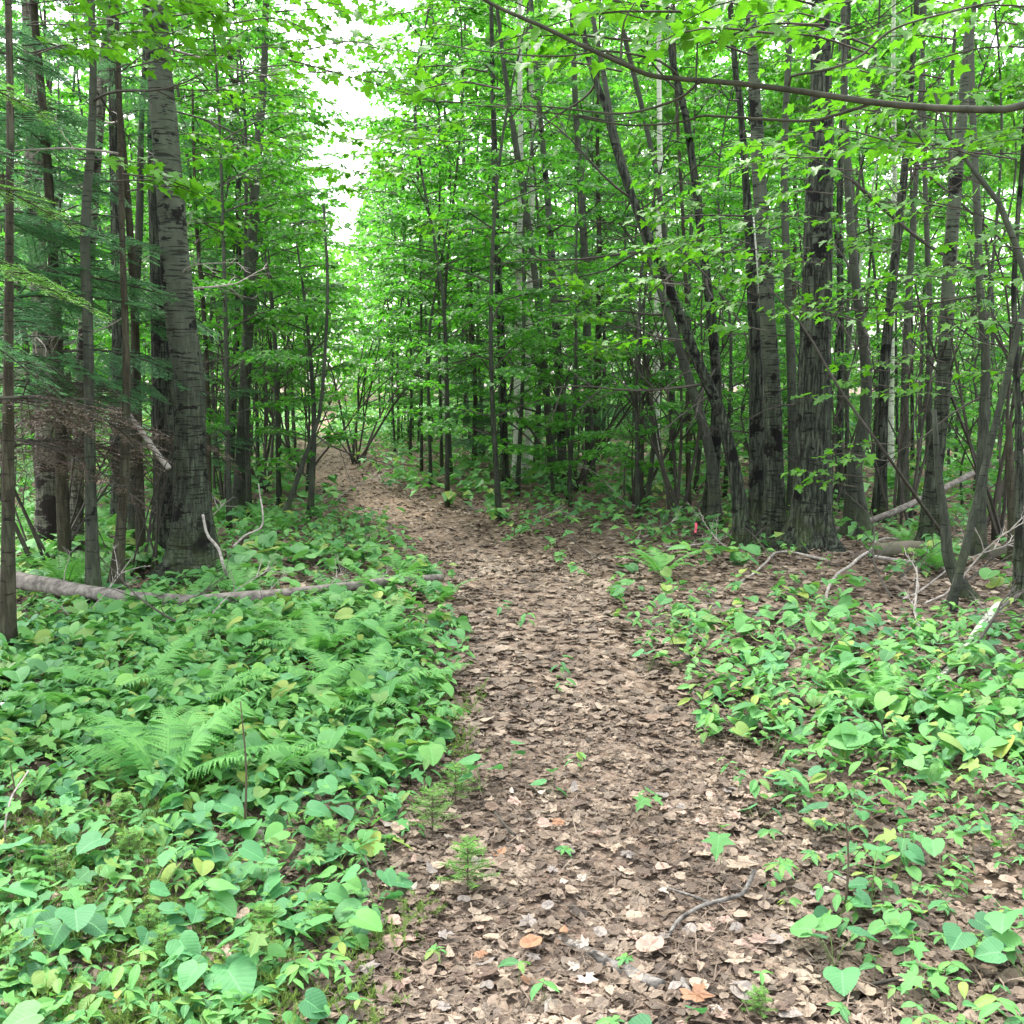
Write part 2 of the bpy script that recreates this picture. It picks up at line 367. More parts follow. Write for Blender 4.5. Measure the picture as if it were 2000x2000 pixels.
# ------------------------------------------------------------------ the ground
def grid(xs, ys, mat, name, dz=0.0):
    X, Y = np.meshgrid(xs, ys); Z = hz(X, Y) + .012*sn(X, Y, 6, 12)*(np.hypot(X, Y) < 25) + dz
    nx, ny = len(xs), len(ys); i = np.arange(nx-1)[None, :]; j = np.arange(ny-1)[:, None]*nx
    mb = MB(); mb.add(np.stack([X, Y, Z], -1).reshape(-1, 3), None, np.stack([j+i, j+i+1, j+nx+i+1, j+nx+i], -1).reshape(-1, 4))
    return mb.mesh(name, mat, True)
u = np.linspace(-1, 1, 241); v = np.linspace(0, 1, 241)
obj('ground', grid(np.sinh(u*4.2)*4.0, -6+v*18+np.maximum(0, v-.2)**3*270, MA['soil'], 'ground'), kind='structure')
def hg(x, y): return hz(x, y) + .012*sn(x, y, 6, 12)*(np.hypot(x, y) < 25)
def pathw(y): return np.interp(y, [2, 5, 9, 14, 20, 45, 80], [.60, .50, .44, .34, .42, .6, .7])
ty = np.concatenate([np.linspace(-2, 20, 150), np.linspace(20.4, 75, 90)]); tu = np.linspace(-1, 1, 15)
TX = pathx(ty)[:, None] + tu[None, :]*(pathw(ty)[:, None]*(1.0+.13*np.sign(tu)*sn(ty[:, None]*1.0, ty[:, None]*.3, 2.5, 3)))
TY = np.broadcast_to(ty[:, None], TX.shape); TZ = hg(TX, TY) + .008*(1-np.abs(tu)**4) - .004 + .004
mb = MB(); i = np.arange(14)[None, :]; j = np.arange(len(ty)-1)[:, None]*15
mb.add(np.stack([TX, TY, TZ], -1).reshape(-1, 3), None, np.stack([j+i, j+i+1, j+16+i, j+15+i], -1).reshape(-1, 4))
obj('trail', mb.mesh('trail', MA['trail'], True), kind='structure')

def in_view(x, y, margin=80):
    z = hz(x, y) - CAMZ; d = y*FW[1] + z*FW[2]; px = 1000 + x/np.maximum(d, .1)*F
    return (d > .5) & (px > -margin) & (px < 2000+margin)

# ------------------------------------------------------------------ limb templates: bare forking twigs, length 1 along +y
def twig_tpl(seed, nk=5, r0=.011, lift=.15, wob=.05, sub=True):
    r = np.random.default_rng(seed); mb = MB()
    def grow(p, d, L, rad, depth_):
        n = 6 if depth_ == 0 else 4
        pts = [p]; dd = d.copy()
        for _ in range(n-1):
            dd = dd + r.normal(0, wob*2.2, 3); dd[2] += .02; dd /= np.linalg.norm(dd); pts.append(pts[-1] + dd*L/(n-1))
        pts = np.array(pts); tube(mb, crm(pts, n+2 if depth_ == 0 else n), np.linspace(rad, rad*.3, n+2 if depth_ == 0 else n), 4 if depth_ == 0 else 3, False)
        if depth_ < 2:
            for q in range(nk if depth_ == 0 else 3):
                t = r.uniform(.25, .95); k = min(int(t*(n-1)), n-2); pp = pts[k] + (pts[k+1]-pts[k])*(t*(n-1)-k)
                a = pts[k+1]-pts[k]; a /= np.linalg.norm(a); s = np.cross(a, r.normal(size=3)); s /= np.linalg.norm(s)
                s[2] = s[2]*.4 + .1
                grow(pp, a*.75 + s*.75, L*r.uniform(.25, .5)*(1-.4*t), rad*.5, depth_+1)
    grow(np.zeros(3), np.array([0, 1., lift]), 1.0, r0, 0)
    return mb
TWIGS = [twig_tpl(100+q, 5+q % 3, .010).mesh('limb', MA['twig']) for q in range(6)]
DEADTW = [twig_tpl(200+q, 5, .010, 0, .08).mesh('limb', MA['deadwood']) for q in range(4)]
SHRUBST = [twig_tpl(300+q, 4, .008, .1, .035).mesh('stem', MA['twig']) for q in range(4)]

# ------------------------------------------------------------------ canopy crowns (leaf masses above and behind)
def canopy_tpl(seed, n=2600, size=.16, tpl='kite', mat='canopy', nclump=26, flat=.55):
    r = np.random.default_rng(seed); mb = MB()
    C = r.normal(size=(nclump, 3)); C /= np.linalg.norm(C, axis=1)[:, None]; C *= r.uniform(.35, 1, nclump)[:, None]; C[:, 2] *= 1.25
    k = r.integers(0, nclump, n); rad = r.uniform(.15, .42, nclump)
    P = C[k] + r.normal(size=(n, 3))*rad[k][:, None]*np.array([.6, .6, .28])
    D = dirs(r.uniform(0, 2*PI, n), r.normal(-.45, .35, n))
    scatter(mb, tpl, P, frames(D, r.normal(0, .5, n)), size*r.uniform(.6, 1.2, n))
    return mb.mesh('crown', MA[mat], False, True)
CANOPY = [canopy_tpl(q, 900) for q in range(4)]
CANOPY_FAR = [canopy_tpl(10+q, 1100, .16) for q in range(3)]

# ------------------------------------------------------------------ leafy understorey maples: branches and crown around a straight stem
def maple_tpl(seed, H, z0, z1, Rr, nb, tpl, size, mat, step=.047):
    r = np.random.default_rng(seed); br = MB(); lf = MB(); P = []; D = []; az0 = r.uniform(0, 6)
    st = np.array([[0, 0, 0], [r.normal(0, .06), r.normal(0, .06), H*.35], [r.normal(0, .15), r.normal(0, .15), H*.7], [r.normal(0, .25), r.normal(0, .25), H]])
    stem = crm(st, 12)
    def stem_at(z): return np.array([np.interp(z, stem[:, 2], stem[:, 0]), np.interp(z, stem[:, 2], stem[:, 1]), z])
    def leafrow(pts, t0):
        seg = np.linalg.norm(np.diff(pts, axis=0), axis=1).sum(); n = max(2, int(seg*(1-t0)/step))
        q = crm(pts, 24)
        for i in range(n):
            t = t0 + (1-t0)*(i+r.uniform(0, .8))/n; k = min(int(t*23), 22); a = q[k+1]-q[k]; a /= np.linalg.norm(a)
            for sgn in (1, -1):
                s = np.cross(a, (0, 0, 1.))*sgn + a*r.uniform(.2, .9); s[2] = 0; s /= np.linalg.norm(s)+1e-6
                pe = r.uniform(.02, .07); d = s.copy(); d[2] = r.normal(-.35, .42)
                P.append(q[k] + s*pe + np.array([0, 0, r.uniform(-.02, .02)])); D.append(d)
    for b_ in range(nb):
        f = (b_+r.uniform(0, 1))/nb; z = z0 + (z1-z0)*f; az = az0 + b_*2.39996 + r.normal(0, .3)
        L = Rr*(.55+.45*math.sin(PI*min(1, f*.8+.25)))*r.uniform(.65, 1.1); o = np.array([math.cos(az), math.sin(az), 0]); p0 = stem_at(z)
        up = r.uniform(.15, .65)
        pts = np.array([p0, p0+o*L*.33+[0, 0, L*.33*up], p0+o*L*.67+[r.normal(0, .05*L), r.normal(0, .05*L), L*.5*up], p0+o*L+[r.normal(0, .08*L), r.normal(0, .08*L), L*(.5*up-.08)]])
        tube(br, crm(pts, 7), np.linspace(.011, .003, 7)*(.6+.4*L), 3, False); leafrow(pts, .35)
        for q in range(r.integers(4, 8)):
            t = r.uniform(.22, .9); k = crm(pts, 24)[int(t*23)]; s = np.cross(o, (0, 0, 1.))*(1 if q % 2 else -1)
            d = o*r.uniform(.5, 1)+s*r.uniform(.5, 1); d /= np.linalg.norm(d); l2 = L*r.uniform(.25, .5)*(1.15-t*.6)
            tp = np.array([k, k+d*l2*.5+[0, 0, l2*r.uniform(-.02, .14)], k+d*l2+[0, 0, l2*r.uniform(-.14, .12)]])
            tube(br, crm(tp, 4), np.linspace(.005, .002, 4), 3, False); leafrow(tp, .15)
    P = np.array(P); D = np.array(D)
    scatter(lf, tpl, P, frames(D, r.normal(0, .35, len(P))), size*r.uniform(.6, 1.15, len(P)))
    tk = MB(); tube(tk, stem, np.interp(stem[:, 2], [0, .15, H], [.045, .035, .008]), 8, True, .05, seed)
    return (tk.mesh('trunk', MA['maple'], True), br.mesh('branches', MA['twig']), lf.mesh('crown', MA[mat], False, True), len(P))
SAP = [maple_tpl(1, 7.5, 1.0, 7.2, 1.5, 34, 'maple_lo', .085, 'mapleleaf_far'),
       maple_tpl(2, 8.5, 1.6, 8.2, 1.5, 36, 'maple_lo', .082, 'mapleleaf_far'),
       maple_tpl(3, 6.0, .7, 5.8, 1.3, 28, 'maple_lo', .082, 'mapleleaf_far'),
       maple_tpl(4, 9.5, 2.4, 9.2, 1.7, 36, 'maple_lo', .088, 'mapleleaf_far'),
       maple_tpl(5, 3.0, .4, 2.9, .9, 18, 'maple_lo', .075, 'mapleleaf_far')]
FARSAP = [maple_tpl(11, 10, 1.0, 10, 2.0, 34, 'kite', .17, 'mapleleaf_far', .105),
          maple_tpl(12, 12, 1.5, 12, 2.2, 38, 'kite', .18, 'mapleleaf_far', .11)]

def sapling(k, p, label, group, far=False, scale=1.0, rz=0, name='young_maple'):
    t = thing(name, label, 'tree', (p[0], p[1], hg(p[0], p[1])-.03), rz, scale, group)
    tk, br, cr, _ = (FARSAP if far else SAP)[k]
    part(t, 'trunk', tk); part(t, 'branches', br); part(t, 'crown', cr)
    return t
def colx(px, Y): return float(at(px, 800, Y)[0])

# ------------------------------------------------------------------ trunks placed from the photograph
rng = np.random.default_rng(77)
def trunk_tree(name, label, bark, pts, Y=None, base=None, top=11.5, limbs=3, crown=True, group=None, limbset=None, sides=None, flare=1.35, cat='tree', lz=(1.2, 6.0), ls=(.4, 1.2)):
    """pts: (px, py, width px) from the bottom up, all at the trunk's own distance Y."""
    if base is not None: g = gnd(*base); Y = g[1]
    P = [np.r_[at(px, py, Y), w_/F*depth(at(px, py, Y))/2] for px, py, w_ in pts]
    if base is not None:
        b0 = np.r_[g, P[0][3]*flare]
    else:
        s = (P[0][:3]-P[1][:3])/(P[0][2]-P[1][2]); q = P[0][:3]+s*(hz(P[0][0], Y)-P[0][2]); b0 = np.r_[q, P[0][3]*flare]
    b0[2] = hg(b0[0], b0[1])-.06
    P = [b0] + P
    if top and top > P[-1][2]+.5:
        s = (P[-1][:3]-P[max(0, len(P)-3)][:3]); s = s/s[2]; dz = top-P[-1][2]
        P.append(np.r_[P[-1][:3]+s*dz*.5*.8*np.array([1, 1, 1.25]), P[-1][3]*.75]); P.append(np.r_[P[-2][:3]+s*dz*np.array([.6, .6, 1]), P[-1][3]*.35])
    P = np.array(P)
    o = P[0, :3].copy(); P[:, :3] -= o
    L = P[-1, 2]; n = int(min(70, max(14, L*4))) if (sides or 0) < 30 else 150
    q = crm(P, n); q = np.vstack([q[0] + (q[1]-q[0])*f_ for f_ in (0, .35, .7)] + [q[1:]]); q[:, 3] = np.maximum(q[:, 3], .004); sd_ = int(rng.integers(0, 99))
    zz = q[:, 2]; q[:, 3] *= 1 + .35*np.exp(-np.maximum(zz, 0)/.18)*(flare > 1.2)
    sides = sides or (20 if q[0, 3] > .1 else (12 if q[0, 3] > .05 else 8))
    mb = MB(); tube(mb, q[:, :3], q[:, 3], sides, True, .05, sd_, None if sides < 30 else np.interp(q[:, 2], [.2, 1.6, 3.2], [.10, .07, .012] if bark == 'aspen' else [.11, .09, .055]), .75*np.exp(-np.maximum(q[:, 2], 0)/.13)*(flare > 1.2))
    t = thing(name, label, cat, o, group=group)
    part(t, 'trunk', mb.mesh('trunk', MA[bark], True))
    ll = limbset or TWIGS
    for i in range(limbs):
        z = rng.uniform(*lz)
        if z > L*.9: continue
        c = np.array([np.interp(z, q[:, 2], q[:, k]) for k in range(4)]); az = rng.uniform(0, 2*PI); pit = rng.uniform(-.35, .5)
        d = np.array([[math.cos(az)*math.cos(pit), math.sin(az)*math.cos(pit), math.sin(pit)]])
        part(t, 'limb', ll[int(rng.integers(0, len(ll)))], M4(frames(d, np.array([rng.uniform(0, 6)]))[0], c[:3]+d[0]*c[3]*.5, rng.uniform(*ls)))
    if crown:
        part(t, 'crown', CANOPY[int(rng.integers(0, 4))], M4(np.diag([1.5, 1.5, 1.7])@np.array(Matrix.Rotation(rng.uniform(0, 6), 3, 'Z')), q[-1, :3]-[0, 0, .3]))
    return t, q, o, Y

NAMED = {}
def T(key, *a, **k): NAMED[key] = trunk_tree(*a, **k)
# left side
T('l1', 'aspen_tree', 'stout grey aspen trunk with black bark bands beside the trail at left', 'aspen', [(375, 1000, 72), (372, 900, 61), (370, 750, 57), (356, 650, 57), (345, 550, 57), (335, 400, 52), (318, 220, 50), (306, 60, 46), (302, 0, 46)], base=(372, 1128), limbs=5, limbset=DEADTW, flare=1.5, sides=52, lz=(2, 4.6), ls=(.6, 1.3))
T('l1b', 'aspen_tree', 'dark furrowed trunk standing close behind the stout banded aspen', 'aspen_dark', [(322, 950, 44), (318, 700, 42), (312, 500, 38), (305, 300, 32), (300, 0, 28)], base=(330, 1085), limbs=3)
T('l2', 'maple_tree', 'slim grey maple with bright leaf sprays among the hemlock boughs at left', 'maple', [(178, 1000, 22), (175, 800, 20), (172, 640, 20), (166, 450, 18), (178, 280, 16), (182, 150, 14), (178, 0, 13)], base=(184, 1180), limbs=2, crown=False, top=7.5)
T('l3', 'broken_snag', 'broken pale snag with flaking bark and a jagged top at left', 'snag', [(152, 900, 24), (165, 640, 24), (178, 450, 23), (188, 300, 22), (200, 160, 21), (208, 75, 18)], Y=9.2, top=0, limbs=4, limbset=DEADTW, crown=False, lz=(1, 4.3), cat='dead tree')
T('l4', 'birch_tree', 'dark patchy birch trunk between the broken snag and the stout aspen', 'aspen_dark', [(232, 900, 26), (232, 600, 26), (228, 400, 24), (223, 200, 22), (218, 0, 20)], Y=10.5, limbs=3)
T('l5', 'hemlock_tree', 'thin straight brown conifer trunk at the left edge of the view', 'brown', [(16, 1000, 24), (17, 700, 19), (19, 400, 15), (20, 200, 14), (16, 0, 13)], base=(14, 1285), limbs=4, crown=False, ls=(.2, .5), lz=(1.4, 4))
T('l6', 'birch_tree', 'pale mottled birch trunk half hidden by hemlock boughs at left edge', 'snag', [(88, 900, 34), (80, 600, 34), (66, 400, 33), (66, 200, 32), (58, 0, 30)], Y=10.0, limbs=3, limbset=DEADTW)
T('l7', 'maple_tree', 'thin stem rising just left of the stout aspen trunk', 'maple', [(262, 800, 17), (264, 600, 16), (272, 450, 15), (276, 250, 11), (283, 100, 9)], Y=9.0, limbs=4, crown=False, top=7)
T('l8', 'maple_tree', 'grey blotched trunk rising through maple foliage right of the stout aspen', 'maple', [(470, 900, 22), (482, 700, 22), (490, 520, 20), (497, 380, 18), (508, 240, 16), (516, 130, 14), (520, 0, 12)], Y=12.0, limbs=4, lz=(1, 5))
T('l9', 'hemlock_tree', 'leaning thin hemlock stem over the fallen log at left', 'brown', [(232, 1080, 22), (240, 980, 19), (246, 850, 17), (247, 700, 14), (240, 500, 12)], base=(222, 1172), limbs=4, limbset=DEADTW, crown=False, top=5, flare=1.5)
T('l10', 'maple_tree', 'thin curved sapling leaning right at the far left side of the trail', 'maple', [(600, 880, 9), (622, 820, 8), (632, 730, 7), (640, 560, 6), (632, 400, 5)], Y=11, limbs=5, crown=False, top=0, lz=(.8, 2.6))
# centre
T('c1', 'maple_tree', 'thin dark trunk standing nearest the trail in the middle distance', 'aspen_dark', [(985, 900, 16), (980, 690, 16), (974, 560, 15), (968, 420, 14), (965, 280, 12), (962, 150, 9)], Y=15, limbs=13, top=11, lz=(1.0, 6.5), ls=(.5, 1.7))
T('c2', 'maple_tree', 'slender brown trunk leaning left in the middle distance', 'maple', [(1070, 800, 15), (1056, 640, 14), (1040, 500, 13), (1026, 400, 13), (1010, 300, 12), (992, 180, 10), (980, 90, 8)], Y=15.5, limbs=13, lz=(1.0, 6.5), ls=(.5, 1.7))
T('c3', 'maple_tree', 'upright slender trunk right of the leaning brown one mid distance', 'aspen', [(1096, 850, 17), (1090, 690, 16), (1080, 560, 15), (1072, 420, 13), (1058, 260, 11), (1048, 150, 10)], Y=14.5, limbs=13, lz=(1.0, 6.5), ls=(.5, 1.7))
T('c4', 'aspen_tree', 'straight grey trunk beside the dark conifer in the middle', 'maple', [(1150, 800, 17), (1144, 560, 16), (1134, 360, 14), (1124, 200, 12), (1118, 50, 10)], Y=16, limbs=13, lz=(1.0, 6.5), ls=(.5, 1.7))
T('c5', 'maple_tree', 'long dark trunk leaning hard to the left right of centre', 'aspen_dark', [(1440, 950, 27), (1405, 800, 23), (1368, 720, 21), (1322, 600, 19), (1282, 500, 17), (1240, 400, 16), (1205, 300, 14), (1180, 200, 12), (1150, 120, 11), (1135, 30, 9)], base=(1450, 1068), limbs=13, crown=False, top=8, lz=(1.0, 6.5), ls=(.5, 1.7))
T('c6', 'maple_tree', 'leaning trunk running parallel behind the long leaning one', 'maple', [(1390, 900, 21), (1352, 760, 18), (1300, 600, 15), (1264, 480, 14), (1225, 350, 14), (1195, 240, 12), (1180, 150, 10)], base=(1398, 1030), limbs=13, crown=False, top=8, lz=(1.0, 6.5), ls=(.5, 1.7))
# right
T('r1', 'maple_tree', 'dark slender trunk left of the paired grey trunks', 'aspen_dark', [(1400, 800, 22), (1392, 640, 19), (1372, 480, 17), (1358, 360, 15), (1338, 220, 14), (1315, 130, 12), (1300, 20, 11)], base=(1384, 1020), limbs=13, lz=(1.0, 6.5), ls=(.5, 1.7))
T('r2a', 'aspen_tree', 'dark trunk with a white stripe, left one of the pair', 'aspen_dark', [(1478, 950, 30), (1476, 700, 25), (1468, 550, 21), (1462, 430, 17), (1455, 330, 14), (1445, 200, 12), (1430, 60, 11)], base=(1484, 1045), limbs=6, sides=36, lz=(1.6, 5))
T('r2b', 'aspen_tree', 'pale grey aspen trunk just left of the thickest trunk', 'aspen', [(1512, 950, 39), (1506, 720, 32), (1498, 600, 29), (1492, 480, 27), (1482, 340, 26), (1478, 240, 24), (1470, 100, 21)], base=(1512, 1058), limbs=3, sides=40)
T('r2c', 'birch_snag', 'thin topless white birch stem between the paired grey trunks', 'birch', [(1494, 860, 14), (1486, 680, 13), (1478, 540, 12), (1468, 425, 10)], Y=10.6, limbs=1, crown=False, top=0, cat='dead tree')
T('r3', 'maple_tree', 'slim grey trunk between the pale aspen and the thickest trunk', 'maple', [(1548, 900, 18), (1545, 700, 18), (1538, 540, 15), (1532, 380, 14), (1534, 230, 13), (1542, 60, 12)], Y=11.5, limbs=13, lz=(1.0, 6.5), ls=(.5, 1.7))
T('r4', 'aspen_tree', 'thickest dark furrowed aspen trunk at right with cracked grey bark', 'aspen_dark', [(1585, 1000, 76), (1588, 850, 66), (1592, 700, 60), (1595, 580, 57), (1597, 460, 54), (1602, 350, 50), (1604, 250, 45), (1603, 100, 37), (1603, 0, 35)], base=(1582, 1072), limbs=4, sides=52, flare=1.3)
T('r5', 'maple_tree', 'brown trunk with a swollen curved base right of the thickest trunk', 'maple', [(1672, 980, 39), (1668, 920, 30), (1690, 820, 23), (1690, 700, 20), (1672, 560, 18), (1660, 430, 15), (1652, 250, 13), (1648, 60, 11)], base=(1676, 1048), limbs=5, lz=(1.5, 5.5))
T('r5b', 'maple_tree', 'thin dark stem in the gap right of the thickest trunk', 'aspen_dark', [(1640, 900, 15), (1642, 650, 13), (1640, 400, 12), (1646, 200, 11), (1658, 0, 10)], Y=13, limbs=5)
T('r6', 'maple_tree', 'dark trunk tilted to the right between two pale trunks', 'aspen_dark', [(1722, 900, 22), (1728, 720, 20), (1738, 600, 18), (1752, 470, 17), (1764, 360, 15), (1775, 240, 13), (1784, 100, 11)], Y=11.0, limbs=13, lz=(1.0, 6.5), ls=(.5, 1.7))
T('r6b', 'maple_tree', 'straight thin grey stem below the tilted dark trunk', 'maple', [(1766, 900, 18), (1768, 720, 15), (1776, 560, 13), (1786, 400, 10)], base=(1766, 1004), limbs=4, top=7, crown=False)
T('r7', 'maple_tree', 'thin upright stem left of the pale banded aspen at right', 'maple', [(1815, 760, 12), (1816, 600, 11), (1810, 450, 10), (1806, 300, 9)], Y=12, limbs=5)
T('r8', 'aspen_tree', 'pale banded aspen trunk third from the right edge', 'aspen', [(1822, 950, 33), (1838, 800, 29), (1846, 690, 28), (1850, 600, 26), (1858, 470, 25), (1866, 360, 24), (1876, 260, 22), (1890, 100, 19)], base=(1815, 1072), limbs=3, sides=40)
T('r9', 'maple_tree', 'grey slim trunk between the banded aspen and the right edge', 'maple', [(1914, 1000, 22), (1920, 850, 20), (1926, 700, 18), (1914, 560, 15), (1910, 430, 14), (1902, 270, 13), (1896, 100, 12)], base=(1912, 1090), limbs=6, lz=(1.4, 4.6))
T('r10', 'maple_tree', 'thin dark sapling nearest the right edge hung with green leaves', 'aspen_dark', [(1992, 1000, 18), (1990, 850, 14), (1984, 700, 12), (1980, 560, 10), (1990, 400, 9), (1998, 300, 9)], base=(1992, 1172), limbs=3, crown=False, top=6, lz=(1.4, 4))
T('r11', 'maple_tree', 'bowed pale sapling arching down to the right edge', 'maple', [(1990, 640, 13), (2010, 560, 13), (1988, 490, 13), (1958, 410, 12), (1930, 360, 11), (1880, 310, 9), (1845, 250, 7), (1825, 180, 6)], Y=6.6, limbs=2, crown=False, top=0, lz=(2, 3.2))
T('r12', 'bent_sapling', 'bent grey trunk leaning over the mossy log at right', 'maple', [(1880, 1150, 24), (1852, 1090, 21), (1846, 1020, 18), (1834, 930, 14), (1824, 800, 9)], base=(1900, 1172), limbs=2, crown=False, top=0, lz=(.8, 1.6))
T('r13', 'broken_snag', 'short broken brown snag near the right edge', 'brown', [(1978, 1000, 18), (1972, 900, 15), (1970, 818, 10)], base=(1985, 1098), limbs=1, crown=False, top=0, cat='dead tree', lz=(.5, 1.2), ls=(.2, .4))

# far white birches behind the middle trunks
for i, (px, Y, wd, lab) in enumerate([(1012, 16.5, 14, 'white birch trunk, brightest in the middle distance'), (1034, 17.5, 14, 'white birch trunk with peeling bark beside the leaning brown stem'),
        (1000, 33, 9, 'thin white birch trunk seen left of the brightest birch'), (1284, 15.5, 14, 'white birch trunk seen behind the long leaning trunk'),
        (1052, 36, 9, 'far white birch between the two slender mid trunks'), (1742, 16, 12, 'white birch trunk in the bright gap at right'),
        (1108, 40, 9, 'far thin birch right of the upright slender trunk'), (1470, 30, 10, 'far birch trunk glimpsed left of the pale grey aspen')]):
    T('w%d' % i, 'birch_tree', lab, 'birch', [(px-2, 820, wd), (px, 600, wd*.95), (px+5, 350, wd*.8), (px+3, 100, wd*.65)], Y=Y, limbs=0, top=13)

def zone(px):
    for x_, nm_ in ((120, 'by the left edge hemlock'), (290, 'by the broken pale snag'), (420, 'by the stout aspen'), (620, 'by the grey blotched trunk'), (735, 'under the sky gap'), (930, 'right of the sky gap'), (1100, 'by the slender mid trunks'),
                    (1290, 'by the dark pointed conifer'), (1450, 'by the long leaning trunk'), (1550, 'by the paired grey trunks'), (1640, 'by the thickest trunk'), (1790, 'by the tilted dark trunk'), (1890, 'by the pale banded aspen')):
        if px < x_: return nm_
    return 'by the right edge'
# background trunks: slim stems between the named ones
rb = np.random.default_rng(909)
BGT = []
def bg_trunk_mesh(seed, bark):
    r = np.random.default_rng(seed); mb = MB(); H = 13.0
    pts = np.array([[0, 0, -.1], [r.normal(0, .12), r.normal(0, .12), H*.3], [r.normal(0, .3), r.normal(0, .3), H*.65], [r.normal(0, .5), r.normal(0, .5), H]])
    q = crm(pts, 18); tube(mb, q, np.interp(q[:, 2], [-.1, .3, H], [.066, .048, .014]), 8, True, .05, seed)
    return mb.mesh('trunk', MA[bark], True)
BGM = [bg_trunk_mesh(400+i, b) for i, b in enumerate(['maple', 'aspen_dark', 'aspen', 'maple', 'brown', 'aspen_dark', 'snag', 'birch'])]
ntry = 0; placed = [NAMED[k][2] for k in NAMED]
while len(BGT) < 85 and ntry < 5000:
    ntry += 1
    Y = 11+36*rb.random()**1.1; px = rb.uniform(-60, 2060)
    if rb.random() < .35: px = rb.uniform(1050, 2060)
    x = colx(px, Y)
    if abs(x-pathx(Y)) < 1.6+.02*Y or (600 < px < 735): continue
    if min((p[0]-x)**2+(p[1]-Y)**2 for p in placed) < .45: continue
    placed.append(np.array([x, Y, 0])); k = int(rb.choice(8, p=[.2, .2, .17, .17, .08, .1, .04, .04])); sc = rb.uniform(.55, 1.15)
    side = 'left' if x < pathx(Y) else 'right'
    nm = ['maple_tree', 'aspen_tree', 'aspen_tree', 'maple_tree', 'conifer_tree', 'aspen_tree', 'aspen_tree', 'birch_tree'][k]
    look = ['slim grey trunk', 'slim dark trunk', 'slim banded grey trunk', 'slim grey trunk', 'slim brown trunk', 'slim dark trunk', 'slim flaking pale trunk', 'slim white birch trunk'][k]
    dist = 'not far behind, seen' if Y < 18 else ('well back in the woods,' if Y < 30 else 'deep in the woods,')
    lab_ = f'{look} {dist} {zone(px)}'
    t = thing(nm, lab_, 'tree', (x, Y, hg(x, Y)-.05), rb.uniform(0, 6), sc, lab_.replace(' trunk ', ' trunks ', 1))
    t.rotation_euler = (rb.normal(0, .035), rb.normal(0, .035), rb.uniform(0, 6)); BGT.append(t)
    part(t, 'trunk', BGM[k])
    if not (560 < px < 790) and Y > 17 and rb.random() < .6: part(t, 'crown', CANOPY_FAR[int(rb.integers(0, 3))], M4(np.diag([1.5, 1.5, 1.9]), (0, 0, 11.5)))
    for q in range(int(rb.integers(5, 10)) if Y < 26 else 2):
        az = rb.uniform(0, 6.28); pit = rb.uniform(-.2, .7); d = np.array([[math.cos(az)*math.cos(pit), math.sin(az)*math.cos(pit), math.sin(pit)]])
        part(t, 'limb', TWIGS[int(rb.integers(0, 6))], M4(frames(d, np.array([0.]))[0], (0, 0, rb.uniform(1.5, 7)), rb.uniform(.7, 1.9)))

